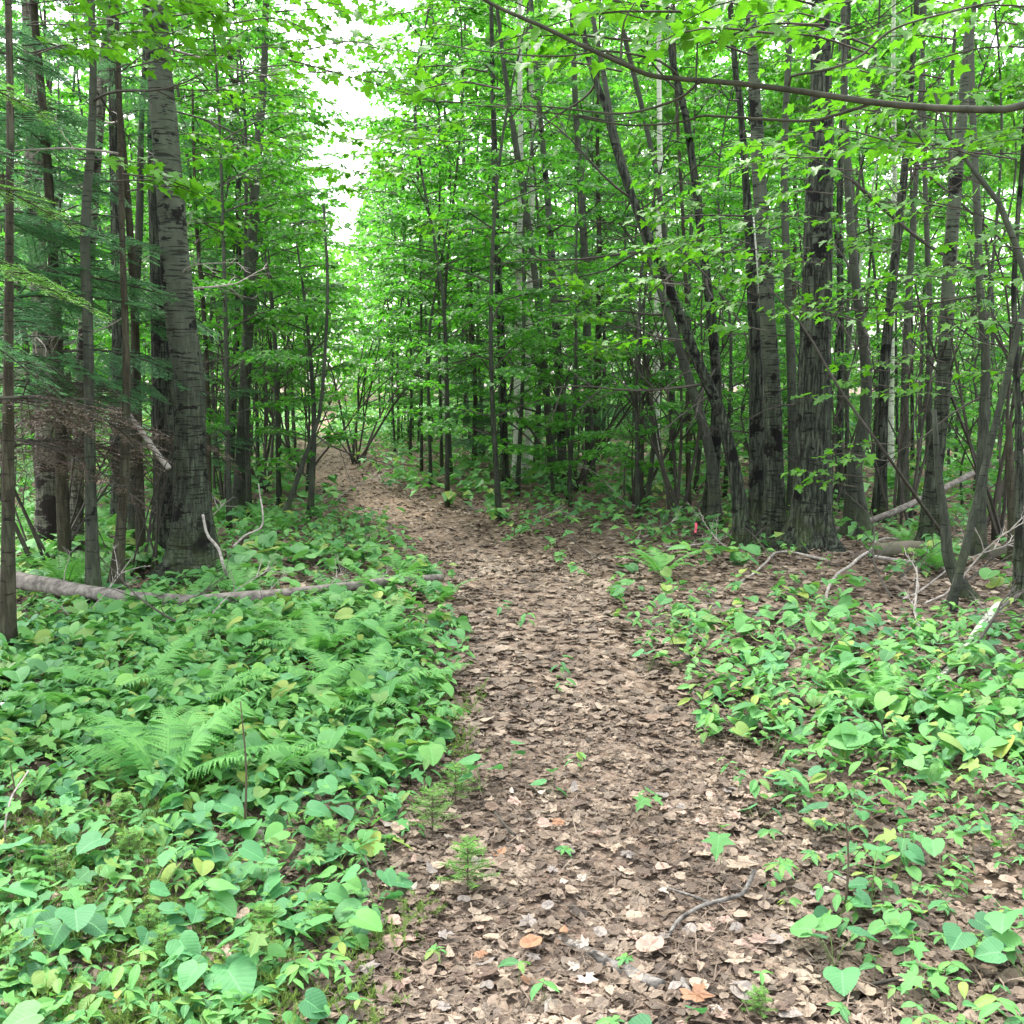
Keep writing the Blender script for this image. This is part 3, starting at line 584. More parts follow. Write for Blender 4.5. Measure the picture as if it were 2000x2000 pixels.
# ------------------------------------------------------------------ leafy young maples
SAPS = [  # px, distance, template, scale, label
    (440, 10.6, 0, .85, 'leafy young maple filling the space right of the stout aspen'),
    (540, 13.0, 1, .9, 'leafy maple whose right edge borders the white sky gap'),
    (395, 13.5, 3, .9, 'tall leafy maple behind the stout aspen'),
    (500, 17.5, 1, .9, 'tall leafy maple left of the trail behind the grey blotched trunk'),
    (560, 24, 3, .9, 'leafy maple farther along the left side of the trail'),
    (598, 31, 3, 1.0, 'small looking far maple left of the sky gap'),
    (872, 13.5, 1, .9, 'leafy maple right of the sky gap with sunlit outer leaves'),
    (975, 12.0, 2, 1.0, 'bushy maple sapling in front of the thin dark trunk mid view'),
    (800, 20, 0, .85, 'bright leafy maple at the right border of the sky gap'),
    (765, 27, 1, .85, 'far bright maple beside the sky gap on the right'),
    (1050, 17, 3, 1.0, 'tall leafy maple behind the slender mid trunks'),
    (1180, 20, 1, 1.1, 'leafy maple behind the straight grey trunk in the middle'),
    (905, 26, 3, 1.0, 'tall far maple between sky gap and thin dark trunk'),
    (1250, 11.5, 2, .75, 'low leafy maple under the long leaning trunk'),
    (1345, 17, 3, 1.0, 'tall leafy maple behind the dark slender trunk at right'),
    (1500, 18, 1, 1.1, 'leafy maple behind the paired grey trunks'),
    (1660, 15, 3, .95, 'tall leafy maple behind the thickest trunk'),
    (1800, 16, 0, 1.0, 'leafy maple behind the pale banded aspen'),
    (1930, 14, 1, .85, 'leafy maple behind the right edge trunks'),
    (90, 13, 1, .9, 'leafy maple behind the hemlock boughs at far left'),
    (210, 15, 3, .9, 'tall leafy maple behind the broken pale snag'),
    (300, 19, 1, 1.0, 'leafy maple seen between the dark birch and stout aspen'),
    (20, 20, 0, 1.2, 'distant leafy maple at the left edge'),
    (538, 17.5, 3, .78, 'slender leafy maple rising high left of the sky gap'),
    (560, 24, 1, 1.0, 'tall leafy maple two rows back left of the sky gap'),
    (822, 18, 3, .8, 'slender leafy maple rising high right of the sky gap'),
    (778, 25, 1, .95, 'tall leafy maple two rows back right of the sky gap'),
    (880, 16.5, 3, .9, 'tall leafy maple whose top leans over the sky gap'),
    (575, 21, 0, .8, 'maple with low boughs left of the sky gap'),
    (790, 31, 3, .95, 'far tall maple on the right flank of the sky gap'),
    (480, 11.8, 0, .9, 'leafy maple around the foot of the grey blotched trunk'),
    (420, 15.2, 1, .95, 'tall leafy maple in the thick of the left foliage'),
    (350, 17, 3, .95, 'leafy maple peeping out left of the stout aspen'),
    (545, 20.5, 1, .85, 'maple in the second row left of the sky gap'),
    (572, 27, 3, .85, 'maple in the third row left of the sky gap'),
    (600, 12.2, 4, 1.15, 'low bushy maple at the left bank of the far trail'),
    (596, 15, 2, .62, 'half grown maple below the white sky gap at left'),
    (840, 16, 1, .8, 'young maple pushing out toward the sky gap from the right'),
    (770, 23, 0, .75, 'smaller maple low on the right of the sky gap'),
    (742, 34, 1, .95, 'far small maple under the sky gap on the right'),
    (945, 19.5, 3, 1.0, 'tall maple crowding the thin dark trunk from behind'),
    (1010, 14, 2, .95, 'bushy maple between the slender mid trunks'),
    (1110, 13, 2, .8, 'bushy maple low under the straight grey trunk'),
    (1420, 13.5, 0, .8, 'leafy maple behind the leaning trunks'),
    (1580, 12.5, 2, .7, 'low leafy maple hidden by the thickest trunk'),
    (150, 11, 2, .8, 'bushy maple under the hemlock boughs at left'),
]
rs = np.random.default_rng(31)
for px, Y, k, sc, lab in [(838, 22, 1, .85, 'tall far maple closing the sky gap from the right at the top'), (806, 26, 1, .8, 'far tall maple leaning into the sky gap from the right'), (862, 17.5, 0, .85, 'thick leaved tall maple right of the sky gap top'),
        (488, 21, 1, .8, 'tall far maple closing the sky gap from the left at the top'), (520, 27, 1, .9, 'far tall maple leaning into the sky gap from the left'), (450, 16, 0, .85, 'thick leaved tall maple in the left foliage')]:
    sapling(k, (colx(px, Y), Y), lab, None, True, sc, px)
for px, Y, k, sc, lab in SAPS: sapling(k, (colx(px, Y), Y), lab, None, False, sc, rs.uniform(0, 6))
# low leafy bushes and far saplings
nb = 0
while nb < 70:
    Y = rs.uniform(11, 30); px = rs.uniform(-40, 2040); x = colx(px, Y)
    if abs(x-pathx(Y)) < 1.7: continue
    side = 'left' if x < pathx(Y) else 'right'
    sapling(4, (x, Y), f'low leafy maple bush {"near" if Y < 19 else "well back"} under the trees {zone(px)}', f'low maple bushes {"near" if Y < 19 else "well back"} {zone(px)}', False, rs.uniform(.5, 1.0), rs.uniform(0, 6), 'maple_bush'); nb += 1
nb = 0
while nb < 85:
    Y = rs.uniform(24, 58); px = rs.uniform(-60, 2060); x = colx(px, Y); wpx = 2.0/Y*F
    if abs(x-pathx(Y)) < 2.6: continue
    if px+wpx > 628 and px-wpx < 722 and Y < 50: continue
    if px > 1700 and rs.random() < .6: continue
    sc = rs.uniform(.75, 1.15)*(.62 if 560 < px < 790 else 1)
    side = 'left' if x < pathx(Y) else 'right'
    sapling(int(rs.integers(0, 2)), (x, Y), f'distant leafy maple in the backdrop {zone(px)}', f'distant maples {zone(px)}', True, sc, rs.uniform(0, 6), 'distant_maple'); nb += 1
# the wood beyond reads as one mass
mbf = MB(); n = 70000
Yf = rs.uniform(50, 95, n); pxf = rs.uniform(-150, 2150, n); xf = (pxf-1000)/F*Yf
top = 19+6*sn(xf, Yf, .25, 2); gap = np.exp(-((pxf-668)/62)**4); top = top*(1-gap) + gap*(Yf*.125+1.6)
zf = hz(xf, Yf) + rs.random(n)**.8*np.maximum(top, .5)
keep = np.abs(xf-pathx(Yf)) > 1.0*(Yf < 62)
P = np.c_[xf, Yf, zf][keep]; n = len(P)
scatter(mbf, 'kite', P, frames(dirs(rs.uniform(0, 6.28, n), rs.normal(-.4, .4, n)), rs.normal(0, .5, n)), rs.uniform(.28, .62, n))
obj('distant_woods', mbf.mesh('distant_woods', MA['canopy'], False, True), kind='stuff')

# ------------------------------------------------------------------ hemlock boughs
def bough_tpl(seed, mat, dense=1.0):
    r = np.random.default_rng(seed); wood = MB(); P = []; D = []
    def needles(pts, s0=0):
        seg = np.linalg.norm(np.diff(pts, axis=0), axis=1).sum(); n = max(3, int(seg/.0075*dense)); q = crm(pts, n+1)
        a = np.diff(q, axis=0); a /= np.linalg.norm(a, axis=1)[:, None]; s = np.cross(a, (0, 0, 1.)); s /= np.linalg.norm(s, axis=1)[:, None]+1e-6
        for sg in (1, -1): P.append(q[:-1]); D.append(s*sg + a*.55 + r.normal(0, .16, a.shape))
    L = 1.0; bend = r.uniform(.12, .28)
    main = np.array([[0, 0, 0], [r.normal(0, .02), .35, .05], [r.normal(0, .04), .7, .04-bend*.35], [r.normal(0, .06), 1, -bend]])
    tube(wood, crm(main, 8), np.linspace(.009, .002, 8), 4, False); needles(main[1:])
    q = crm(main, 40)
    for i in range(22):
        t = .08+.88*(i+r.uniform(0, .6))/22; k = q[int(t*39)]; sg = 1 if i % 2 else -1
        l2 = (.42*(1-t)+.07)*r.uniform(.7, 1.15); d = np.array([sg*.85, .6, r.normal(-.05, .08)]); d /= np.linalg.norm(d)
        tp = np.array([k, k+d*l2*.5, k+d*l2+[0, .04*l2, -.22*l2]]); tube(wood, tp, [.004, .003, .0015], 3, False); needles(tp)
        for j in range(int(l2/.045)):
            u_ = .2+.75*(j+.3)/max(1, int(l2/.045)); kk = tp[0]+(tp[2]-tp[0])*u_; l3 = l2*.38*(1.1-u_)+.03
            for s2 in ((1, -1) if r.random() < .8 else (1,)):
                d3 = np.array([d[0]*.6+s2*.5*d[1], d[1]*.6-s2*.5*d[0]+.25, -.12]); d3 /= np.linalg.norm(d3)
                needles(np.array([kk, kk+d3*l3*.5, kk+d3*l3+[0, 0, -.1*l3]]))
    P = np.concatenate(P); D = np.concatenate(D); n = len(P); F3 = frames(D, r.normal(0, .4, n)); ln = .017*r.uniform(.7, 1.2, n)
    lv = MB(); X = F3[:, :, 0]; Y_ = F3[:, :, 1]; wd = .0028
    V = np.stack([P-X*wd, P+X*wd, P+Y_*ln[:, None]+[0, 0, -.001]], 1).reshape(-1, 3)
    lv.add(V, np.arange(3*n).reshape(-1, 3))
    return wood.mesh('bough', MA['twig']), lv.mesh('needles', MA[mat])
BOUGH = [bough_tpl(600+i, 'needle') for i in range(4)] + [bough_tpl(610, 'newneedle')]
BROWNB = bough_tpl(620, 'dead_brown', .45)
rh = np.random.default_rng(444)
def bough(t, org, az, pit, s, k=None, roll=0):
    b = BOUGH[int(rh.integers(0, 4)) if k is None else k] if k != 9 else BROWNB
    d = np.array([[math.cos(az)*math.cos(pit), math.sin(az)*math.cos(pit), math.sin(pit)]])
    o = part(t, 'bough', b[0], M4(frames(d, np.array([roll]))[0], org, s)); part(o, 'needles', b[1])
def hem_tree(label, px, Y, H, r0, n, z0, z1, smin, smax, azr=(0, 6.28), deadlow=0):
    x = colx(px, Y); t = thing('hemlock_tree', label, 'tree', (x, Y, hg(x, Y)-.04))
    mb = MB(); q = crm([[0, 0, 0], [.03, .02, H*.4], [-.03, .03, H*.7], [0, 0, H]], 16); tube(mb, q, np.linspace(r0, .01, 16), 10, True, .05, int(px))
    part(t, 'trunk', mb.mesh('trunk', MA['brown'], True))
    for i in range(n):
        f = (i+rh.uniform(0, 1))/n; z = z0+(z1-z0)*f; s = smin+(smax-smin)*(1-f)*rh.uniform(.7, 1.1)
        bough(t, (0, 0, z), rh.uniform(*azr), rh.uniform(-.25, .2), s, 9 if f < deadlow else None, rh.normal(0, .15))
    return t
hem_tree('dense dark hemlock with drooping green boughs at the left edge', -70, 7.2, 8, .07, 30, .9, 6.5, .7, 1.7, (-1.2, 1.6), .12)
hem_tree('dark hemlock crowding in front of the broken pale snag', 110, 8.0, 7, .055, 34, 1.0, 6.2, .5, 1.35, (-2.6, 2.2), .15)
hem_tree('slender hemlock with layered boughs left of the stout aspen', 262, 8.4, 6, .045, 26, .9, 5.2, .4, 1.0, (-3, 3), .1)
hem_tree('small hemlock growing under the grey blotched trunk', 400, 11.5, 5, .04, 24, .7, 4.6, .4, 1.0)
hem_tree('dark pointed conifer in the middle behind the slender trunks', 1165, 19, 8.5, .08, 70, .8, 8.2, .5, 1.5)
hem_tree('low dark conifer near the trail bend', 925, 18, 4.2, .05, 46, .4, 4.0, .4, 1.2)
hem_tree('far dark conifer behind the pale grey aspen', 1540, 22, 9, .08, 50, .8, 8.5, .5, 1.5)
hem_tree('far dark conifer at the left behind the snag', 130, 16, 8, .08, 50, .8, 7.6, .5, 1.5)
# a near hemlock outside the left edge whose lowest bough reaches into view
x0 = colx(-330, 4.6)
t = thing('hemlock_tree', 'near hemlock reaching one bright green bough in from the left edge', 'tree', (x0, 4.6, hg(x0, 4.6)-.04))
mb = MB(); q = crm([[0, 0, 0], [.02, .03, 2.5], [0, 0, 6]], 14); tube(mb, q, np.linspace(.06, .012, 14), 10, True, .05, 4); part(t, 'trunk', mb.mesh('trunk', MA['brown'], True))
def reach(px, py, Y, pitch, s, k):
    e = at(px, py, Y)-np.array([x0, 4.6, hg(x0, 4.6)-.04]); az = math.atan2(e[1], e[0]); L = s*.97
    o = e-np.array([math.cos(az)*math.cos(pitch), math.sin(az)*math.cos(pitch), math.sin(pitch)])*L+np.array([0, 0, .2*s]); bough(t, (o[0]*.0+0, 0, o[2]) if False else o, az, pitch, s, k)
for a_ in [(205, 640, 4.9, -.05, 1.25, 4), (110, 600, 4.6, 0, 1.2, 4), (60, 380, 5.4, .05, 1.2, None), (120, 760, 5.3, -.1, 1.2, None), (150, 470, 5.2, .0, 1.2, 4), (330, 905, 6.2, -.1, 1.3, 9), (90, 250, 5.0, .05, 1.1, 4)]: reach(*a_)
for z in (.8, 1.5, 2.3, 3.0, 3.8, 4.6): bough(t, (0, 0, z), rh.uniform(2, 5), -.1, 1.0)

# ------------------------------------------------------------------ near maple sprays: every leaf an object of its own
LEAFM = []
for i in range(4):
    V, T_ = TPL['maple']; r_ = np.random.default_rng(50+i); V = V.copy(); V[:, 2] += .06*r_.normal(size=len(V)) + (i-1.5)*.05*V[:, 1]; mb = MB(); mb.add(V, T_, None, V); LEAFM.append(mb.mesh('leaf', MA['mapleleaf'], True, True))
rl = np.random.default_rng(888)
class Spray:
    """Adds limbs (tubes) and leaves to one tree; the tree's Empty sits at its base."""
    def __init__(s, t, o): s.t, s.o, s.n, s.extra = t, np.array(o), 0, MB()
    def leaf(s, p, d, size, roll):
        m = frames(d[None], np.array([roll]))[0]
        if s.n < 300:
            part(s.t, 'leaf', LEAFM[int(rl.integers(0, 4))], M4(m, p-s.o, size)); s.n += 1
        else:
            scatter(s.extra, 'maple', (p-s.o)[None], m[None], np.array([size]))
    def limb(s, pts, r0, r1, n=14, sides=6, mat='bough'):
        q = crm(np.asarray(pts)-s.o, n); mb = MB(); tube(mb, q, np.linspace(r0, r1, n), sides, True); part(s.t, 'limb', mb.mesh('limb', MA[mat], True))
        return q+s.o
    def spray(s, p0, p1, leaves=16, size=.10, r0=.005, wob=.05, t0=.25):
        p0, p1 = np.asarray(p0, float), np.asarray(p1, float); L = np.linalg.norm(p1-p0)
        mid = (p0+p1)/2 + np.array([0, 0, .07*L]) + rl.normal(0, wob*L, 3)*[1, 1, .4]
        q = crm([p0, mid, p1], 20); mb = MB(); tube(mb, crm(q-s.o, 8), np.linspace(r0, .0018, 8), 4, False)
        for i in range(leaves):
            t = t0+(1-t0)*(i+rl.uniform(0, .7))/leaves; k = min(int(t*19), 18); a = q[k+1]-q[k]; a /= np.linalg.norm(a)
            sd_ = np.cross(a, (0, 0, 1.))*(1 if i % 2 else -1); d = sd_*rl.uniform(.5, 1)+a*rl.uniform(.3, 1); d[2] = 0; d /= np.linalg.norm(d)
            off = rl.uniform(.03, .16)*(1.1-t*.5); pe = q[k]+d*off+np.array([0, 0, rl.normal(.0, .02)])
            tube(mb, np.array([q[k], (q[k]+pe)/2+[0, 0, .006], pe])-s.o, [.0016, .0013, .001], 3, False)
            d2 = d+rl.normal(0, .25, 3); d2[2] = rl.normal(-.3, .22); s.leaf(pe, d2, size*rl.uniform(.65, 1.15), rl.normal(0, .35))
        part(s.t, 'twig', mb.mesh('twig', MA['twig']))
    def rect(s, x0, x1, y0, y1, Y0, Y1, n, leaves=12, size=.1, dx=1, L=(.35, .7)):
        for _ in range(n):
            Y = rl.uniform(Y0, Y1); p = at(rl.uniform(x0, x1), rl.uniform(y0, y1), Y); l = rl.uniform(*L)
            s.spray(p-np.array([dx*l*.5, rl.normal(0, .2)*l, rl.normal(.0, .08)*l]), p+np.array([dx*l*.5, rl.normal(0, .2)*l, 0]), leaves, size)
    def done(s):
        if s.extra.n: part(s.t, 'foliage', s.extra.mesh('foliage', MA['mapleleaf'], True, True), kind='stuff')

# overhanging maple whose trunk stands just outside the right edge
xb = colx(2140, 4.3)
t = thing('overhanging_maple', 'maple at the right edge whose long bare limb hangs across the top right', 'tree', (xb, 4.3, hg(xb, 4.3)-.05))
o = np.array(t.location); mb = MB(); q = crm([[0, 0, 0], [.02, 0, 1.5], [-.04, .03, 3.2], [-.2, .1, 5.5]], 20); tube(mb, q, np.linspace(.075, .02, 20), 14, True, .05, 3); part(t, 'trunk', mb.mesh('trunk', MA['maple'], True))
sp = Spray(t, o)
main = [(2150, 170, 4.3), (2060, 190, 4.25), (1990, 208, 4.2), (1950, 214, 4.2), (1830, 211, 4.15), (1700, 199, 4.1), (1560, 178, 4.1), (1450, 164, 4.05), (1330, 154, 4.0), (1270, 147, 4.0), (1215, 124, 3.95), (1130, 86, 3.9), (1060, 52, 3.9), (950, 2, 3.85), (880, -60, 3.8)]
MQ = sp.limb([at(*p) for p in main], .017, .006, 48, 8)
sec = [(1700, 203, 4.1), (1640, 222, 4.15), (1580, 236, 4.2), (1480, 232, 4.2), (1400, 227, 4.25), (1370, 226, 4.3), (1330, 238, 4.3), (1250, 245, 4.3), (1190, 240, 4.3), (1090, 222, 4.3), (920, 205, 4.4)]
sp.limb([at(*p) for p in sec], .007, .002, 34, 5)
sp.limb([at(*p) for p in [(1366, 160, 4.0), (1330, 190, 4.1), (1270, 212, 4.1), (1200, 222, 4.2), (1060, 208, 4.3), (930, 207, 4.3)]], .006, .002, 24, 5)
sp.limb([at(*p) for p in [(1540, 172, 4.1), (1545, 150, 4.1), (1620, 135, 4.0), (1680, 110, 4.0), (1740, 60, 4.0), (1830, 30, 3.9), (2000, -10, 3.9)]], .006, .003, 24, 5)
sp.limb([at(*p) for p in [(1212, 122, 3.95), (1214, 80, 3.95), (1220, 40, 3.9), (1240, 5, 3.9)]], .005, .0025, 12, 5)
sp.limb([at(*p) for p in [(1330, 154, 4.0), (1290, 120, 4.0), (1190, 100, 4.0), (1090, 110, 4.0), (960, 102, 4.05), (850, 84, 4.1)]], .005, .002, 20, 5)
sp.rect(1150, 1480, -20, 120, 3.8, 4.6, 10, 11, .095, -1)
sp.rect(800, 1150, 60, 190, 4.0, 5.0, 5, 9, .09, -1)
sp.rect(1480, 2000, -20, 170, 4.0, 5.2, 14, 13, .085, -1)
sp.done()
# leaf sprays on trees already standing
def sp_for(key): t, q, o, Y = NAMED[key]; return Spray(t, o)
sp = sp_for('r10'); sp.rect(1500, 2000, 120, 330, 5.6, 7.2, 30, 12, .085, -1); sp.rect(1760, 2000, 380, 640, 5.6, 7, 8, 9, .08, -1); sp.done()
sp = sp_for('r9'); sp.rect(1490, 1930, 530, 640, 7.6, 8.8, 13, 11, .08, -1); sp.rect(1600, 1960, 640, 780, 7.5, 9, 9, 10, .08, -1); sp.rect(1560, 1900, 330, 520, 8, 9.4, 10, 11, .085, -1); sp.done()
sp = sp_for('c5'); sp.rect(1300, 1560, 270, 560, 7.6, 9.0, 22, 12, .085, -1); sp.rect(1230, 1500, 480, 700, 7.6, 9.0, 9, 11, .085, -1); sp.done()
sp = sp_for('l2'); sp.rect(60, 420, -20, 130, 5.8, 7.6, 18, 13, .085, 1); sp.rect(420, 720, -40, 170, 6.0, 8.0, 12, 12, .085, 1); sp.rect(190, 370, 300, 400, 6.0, 6.8, 4, 13, .085, 1, (.4, .6)); sp.rect(240, 420, -20, 70, 6.2, 7.0, 7, 13, .085, 1); sp.rect(520, 650, 0, 230, 8, 10, 5, 12, .09, 1); sp.done()
sp = sp_for('c1'); sp.rect(940, 1300, 490, 700, 9.5, 12, 14, 13, .10, 1); sp.rect(760, 1060, 250, 480, 10, 13, 7, 13, .10, -1); sp.rect(660, 800, 325, 410, 10.5, 12, 5, 12, .10, -1); sp.rect(700, 880, -20, 330, 9.5, 12, 24, 13, .095, -1); sp.done()
sp = sp_for('l8'); sp.rect(540, 645, -20, 260, 10.3, 12.5, 10, 13, .09, 1); sp.rect(390, 630, 150, 660, 9.2, 11.6, 30, 13, .082, 1); sp.done()
sp = sp_for('r4'); sp.rect(1560, 1700, 860, 990, 7.6, 8.2, 6, 9, .075, -1, (.3, .5)); sp.done()

# leaning poles and crossing dead stems among the right-hand trees
def pole(label, pts, r0, r1, mat='twig', name='leaning_pole', cat='dead branch', n=20, group=None):
    P = np.array([at(*p) for p in pts]); o = P[0].copy(); mb = MB(); tube(mb, crm(P-o, n), np.linspace(r0, r1, n), 6, True, .06, 1)
    return obj(name, mb.mesh(name, MA[mat], True), o, label, cat, group)
def gp(px, py):
    g = gnd(px, py); return (px, py, g[1])
pole('dark dead pole slanting down right behind the thickest trunk', [(1640, 330, 10.4), (1740, 420, 10.3), (1830, 490, 10.2), (1990, 570, 10.2)], .022, .014)
pole('thin bare pole slanting across in front of the tilted dark trunk', [(1500, 560, 8.2), (1570, 640, 8.1), (1640, 760, 8.0), (1740, 900, 7.9), gp(1858, 1068)], .008, .018)
pole('thin dead pole crossing behind the banded aspen', [(1720, 250, 9.8), (1800, 330, 9.8), (1880, 400, 9.7), (1990, 500, 9.6)], .012, .010)
pole('dark leaning log propped behind the right-hand trunks', [gp(1618, 1040), (1720, 1010, 10.2), (1830, 960, 10.6), (1920, 915, 11), (2010, 878, 11.4)], .035, .03, 'log')
pole('thin dark stick slanting left across the paired grey trunks', [(1310, 470, 9.4), (1380, 540, 9.3), (1450, 640, 9.2), (1462, 700, 9.2)], .010, .008)
pole('pale broken pole leaning against the stout banded aspen', [(212, 741, 8.0), (245, 800, 7.9), (275, 840, 7.8), (310, 890, 7.75), (330, 915, 7.7)], .018, .022, 'deadwood')
pole('crooked pale branch propped at the foot of the stout aspen', [(396, 1005, 7.3), (405, 1045, 7.25), (426, 1070, 7.2), (438, 1110, 7.1), gp(452, 1140)], .010, .014, 'deadwood')
pole('thin crooked bare twig standing right of the stout aspen', [(505, 945, 7.6), (508, 970, 7.6), (513, 1000, 7.5), (510, 1030, 7.5), (480, 1045, 7.4), (455, 1068, 7.3)], .005, .009, 'deadwood')
pole('long thin dead stick lying across the ferns at far left', [gp(-30, 1306), (60, 1298, gnd(60, 1318)[1]), (160, 1300, gnd(160, 1315)[1])], .010, .006, 'deadwood')

# ------------------------------------------------------------------ fallen wood and roots
rg_ = np.random.default_rng(2024)
def lying(name, label, pix, r0, r1, mat, cat='fallen branch', lift=.6, n=36, sides=10, bump=.07, group=None, stubs=0, dz=None):
    P = np.array([gnd(*p) for p in pix]); P = crm(P, n); rr = np.linspace(r0, r1, n)
    P[:, 2] = np.maximum(hg(P[:, 0], P[:, 1]), 0*P[:, 2]+hg(P[:, 0], P[:, 1])) + rr*lift
    if name == 'fallen_log': P[:, 2] = np.convolve(np.pad(P[:, 2], 12, 'edge'), np.ones(25)/25, 'valid')
    if dz is not None: P[:, 2] += np.interp(np.linspace(0, 1, n), np.linspace(0, 1, len(dz)), dz)
    o = P[0].copy(); mb = MB(); tube(mb, P-o, rr, sides, True, bump, float(rg_.uniform(0, 9)))
    t = thing(name, label, cat, o, group=group); part(t, 'stem', mb.mesh('stem', MA[mat], True))
    for _ in range(stubs):
        i = int(rg_.integers(2, n-2)); d = rg_.normal(size=3); d[2] = abs(d[2])*.8+.2; d /= np.linalg.norm(d)
        part(t, 'branch', DEADTW[int(rg_.integers(0, 4))], M4(frames(d[None], np.array([0.]))[0], P[i]-o, rg_.uniform(.15, .4)))
    return t
lying('fallen_log', 'long grey fallen log lying across behind the ferns at left', [(-60, 1162), (300, 1204), (600, 1184), (862, 1150)], .066, .026, 'log', 'log', .9, 60, 14, stubs=9, bump=.13, dz=[.10, .10, .08, .07, .06, .07, .08, .08, .05])
lying('mossy_log', 'low mossy log on the forest floor behind the bent grey trunk', [(1705, 1090), (1800, 1084), (1900, 1088), (2060, 1100)], .075, .06, 'mosslog', 'log', .7, 30, 12, stubs=3)
lying('birch_stick', 'thick white birch stick lying on the litter at right', [(1775, 1372), (1830, 1340), (1880, 1295), (1925, 1240), (1950, 1215)], .008, .030, 'birch', dz=[0, .02, .05, .08, .10])
lying('bare_branch', 'thin dark branch running on past the white birch stick', [(1790, 1360), (1880, 1290), (1960, 1215), (2060, 1170)], .008, .012, 'twig', dz=[.0, .06, .12, .18], stubs=4)
lying('pale_branch', 'pale curved branch resting in front of the trees at right', [(1612, 1180), (1616, 1160), (1630, 1136), (1665, 1115), (1700, 1094), (1715, 1072)], .011, .014, 'deadwood', dz=[0, .02, .05, .07, .08, .06])
lying('pale_branch', 'long pale branch lying level below the banded aspen', [(1705, 1102), (1770, 1106), (1830, 1116), (1850, 1122)], .016, .012, 'deadwood', dz=[.05, .04, .04, .02])
lying('pale_branch', 'pale hooked branch arching toward the mossy log', [(1700, 1092), (1712, 1076), (1740, 1070), (1790, 1074)], .012, .01, 'deadwood', dz=[.02, .10, .10, .05])
lying('pale_branch', 'bent grey branch under the thickest trunk', [(1445, 1138), (1490, 1112), (1524, 1088), (1580, 1096), (1620, 1100)], .008, .012, 'deadwood', dz=[0, .02, .06, .04, .02])
lying('forked_stick', 'forked grey stick lying on the right side of the trail', [(1307, 1848), (1330, 1818), (1372, 1796), (1420, 1788), (1452, 1780), (1472, 1758)], .0055, .0075, 'stick', 'stick', 1, 24, 7, dz=[.022, .028, .03, .03, .035, .07])
lying('forked_stick', 'pale twig joining the forked stick from the left', [(1290, 1742), (1340, 1766), (1385, 1794)], .0035, .005, 'stick', 'stick', 1, 12, 6, dz=[.025, .03, .035])
lying('tree_root', 'worn grey root crossing the trail at the bottom', [(1090, 1846), (1150, 1872), (1200, 1902), (1250, 1930), (1290, 1950)], .014, .022, 'stick', 'root', .7, 26, 10, .14)
lying('tree_root', 'short worn root piece beside the crossing root', [(1320, 1925), (1338, 1952), (1350, 1980)], .014, .017, 'stick', 'root', .8, 12, 8, .14)
lying('dark_twig', 'short dark twig on the left part of the trail', [(966, 1602), (985, 1625), (1006, 1650)], .004, .006, 'twig', 'stick', 1, 10, 5, dz=[.025, .03])
lying('dark_twig', 'slim dark twig on the litter at bottom right', [(1680, 1940), (1730, 1936), (1770, 1934)], .004, .006, 'twig', 'stick', 1, 10, 5, dz=[.025, .03])
lying('dark_twig', 'slim twig by the forked stick on the trail', [(1500, 1812), (1530, 1800), (1556, 1796)], .003, .004, 'twig', 'stick', 1, 8, 5)
lying('bent_stalk', 'pale bent stalk arching at the left edge', [(7, 1648), (20, 1620), (60, 1575)], .004, .003, 'deadwood', 'stick', 1, 16, 5, dz=[0, .10, .13])
# brush pile of bare sticks at the right
for i in range(16):
    px, py = rg_.uniform(1690, 2060), rg_.uniform(1120, 1300); g = gnd(px, py); az = rg_.normal(.5, .5); s = rg_.uniform(.5, 1.3)
    d = np.array([[math.cos(az), math.sin(az)*.8, rg_.uniform(-.02, .35)]])
    lab = ('bare grey stick lying in the brush at right', 'bare brown stick lying in the brush at right')[i % 2]
    o = obj('brush_stick', (DEADTW, TWIGS)[i % 2][int(rg_.integers(0, 4))], g+[0, 0, .02], lab, 'stick', f'{("grey","brown")[i % 2]} sticks in the brush at right')
    o.matrix_world = M4(frames(d, np.array([rg_.uniform(-.4, .4)]))[0], g+[0, 0, .02], s)
for i in range(60):
    while True:
        Y = rg_.uniform(5.0, 13); px = rg_.uniform(-30, 2030); x = colx(px, Y)
        if abs(x-pathx(Y)) > .7: break
    az = rg_.uniform(0, PI); d = np.array([[math.cos(az), math.sin(az), rg_.uniform(-.01, .12)]]); side = 'left' if x < pathx(Y) else 'right'
    o = obj('fallen_twig', (DEADTW, TWIGS)[i % 2][int(rg_.integers(0, 4))], (x, Y, hg(x, Y)+.015), f'{("grey","brown")[i % 2]} forked twig fallen on the forest floor {side} of the trail', 'twig', f'{("grey","brown")[i % 2]} fallen twigs {side} of the trail')
    o.matrix_world = M4(frames(d, np.array([0.]))[0], (x, Y, hg(x, Y)+.015), rg_.uniform(.4, 1.1))

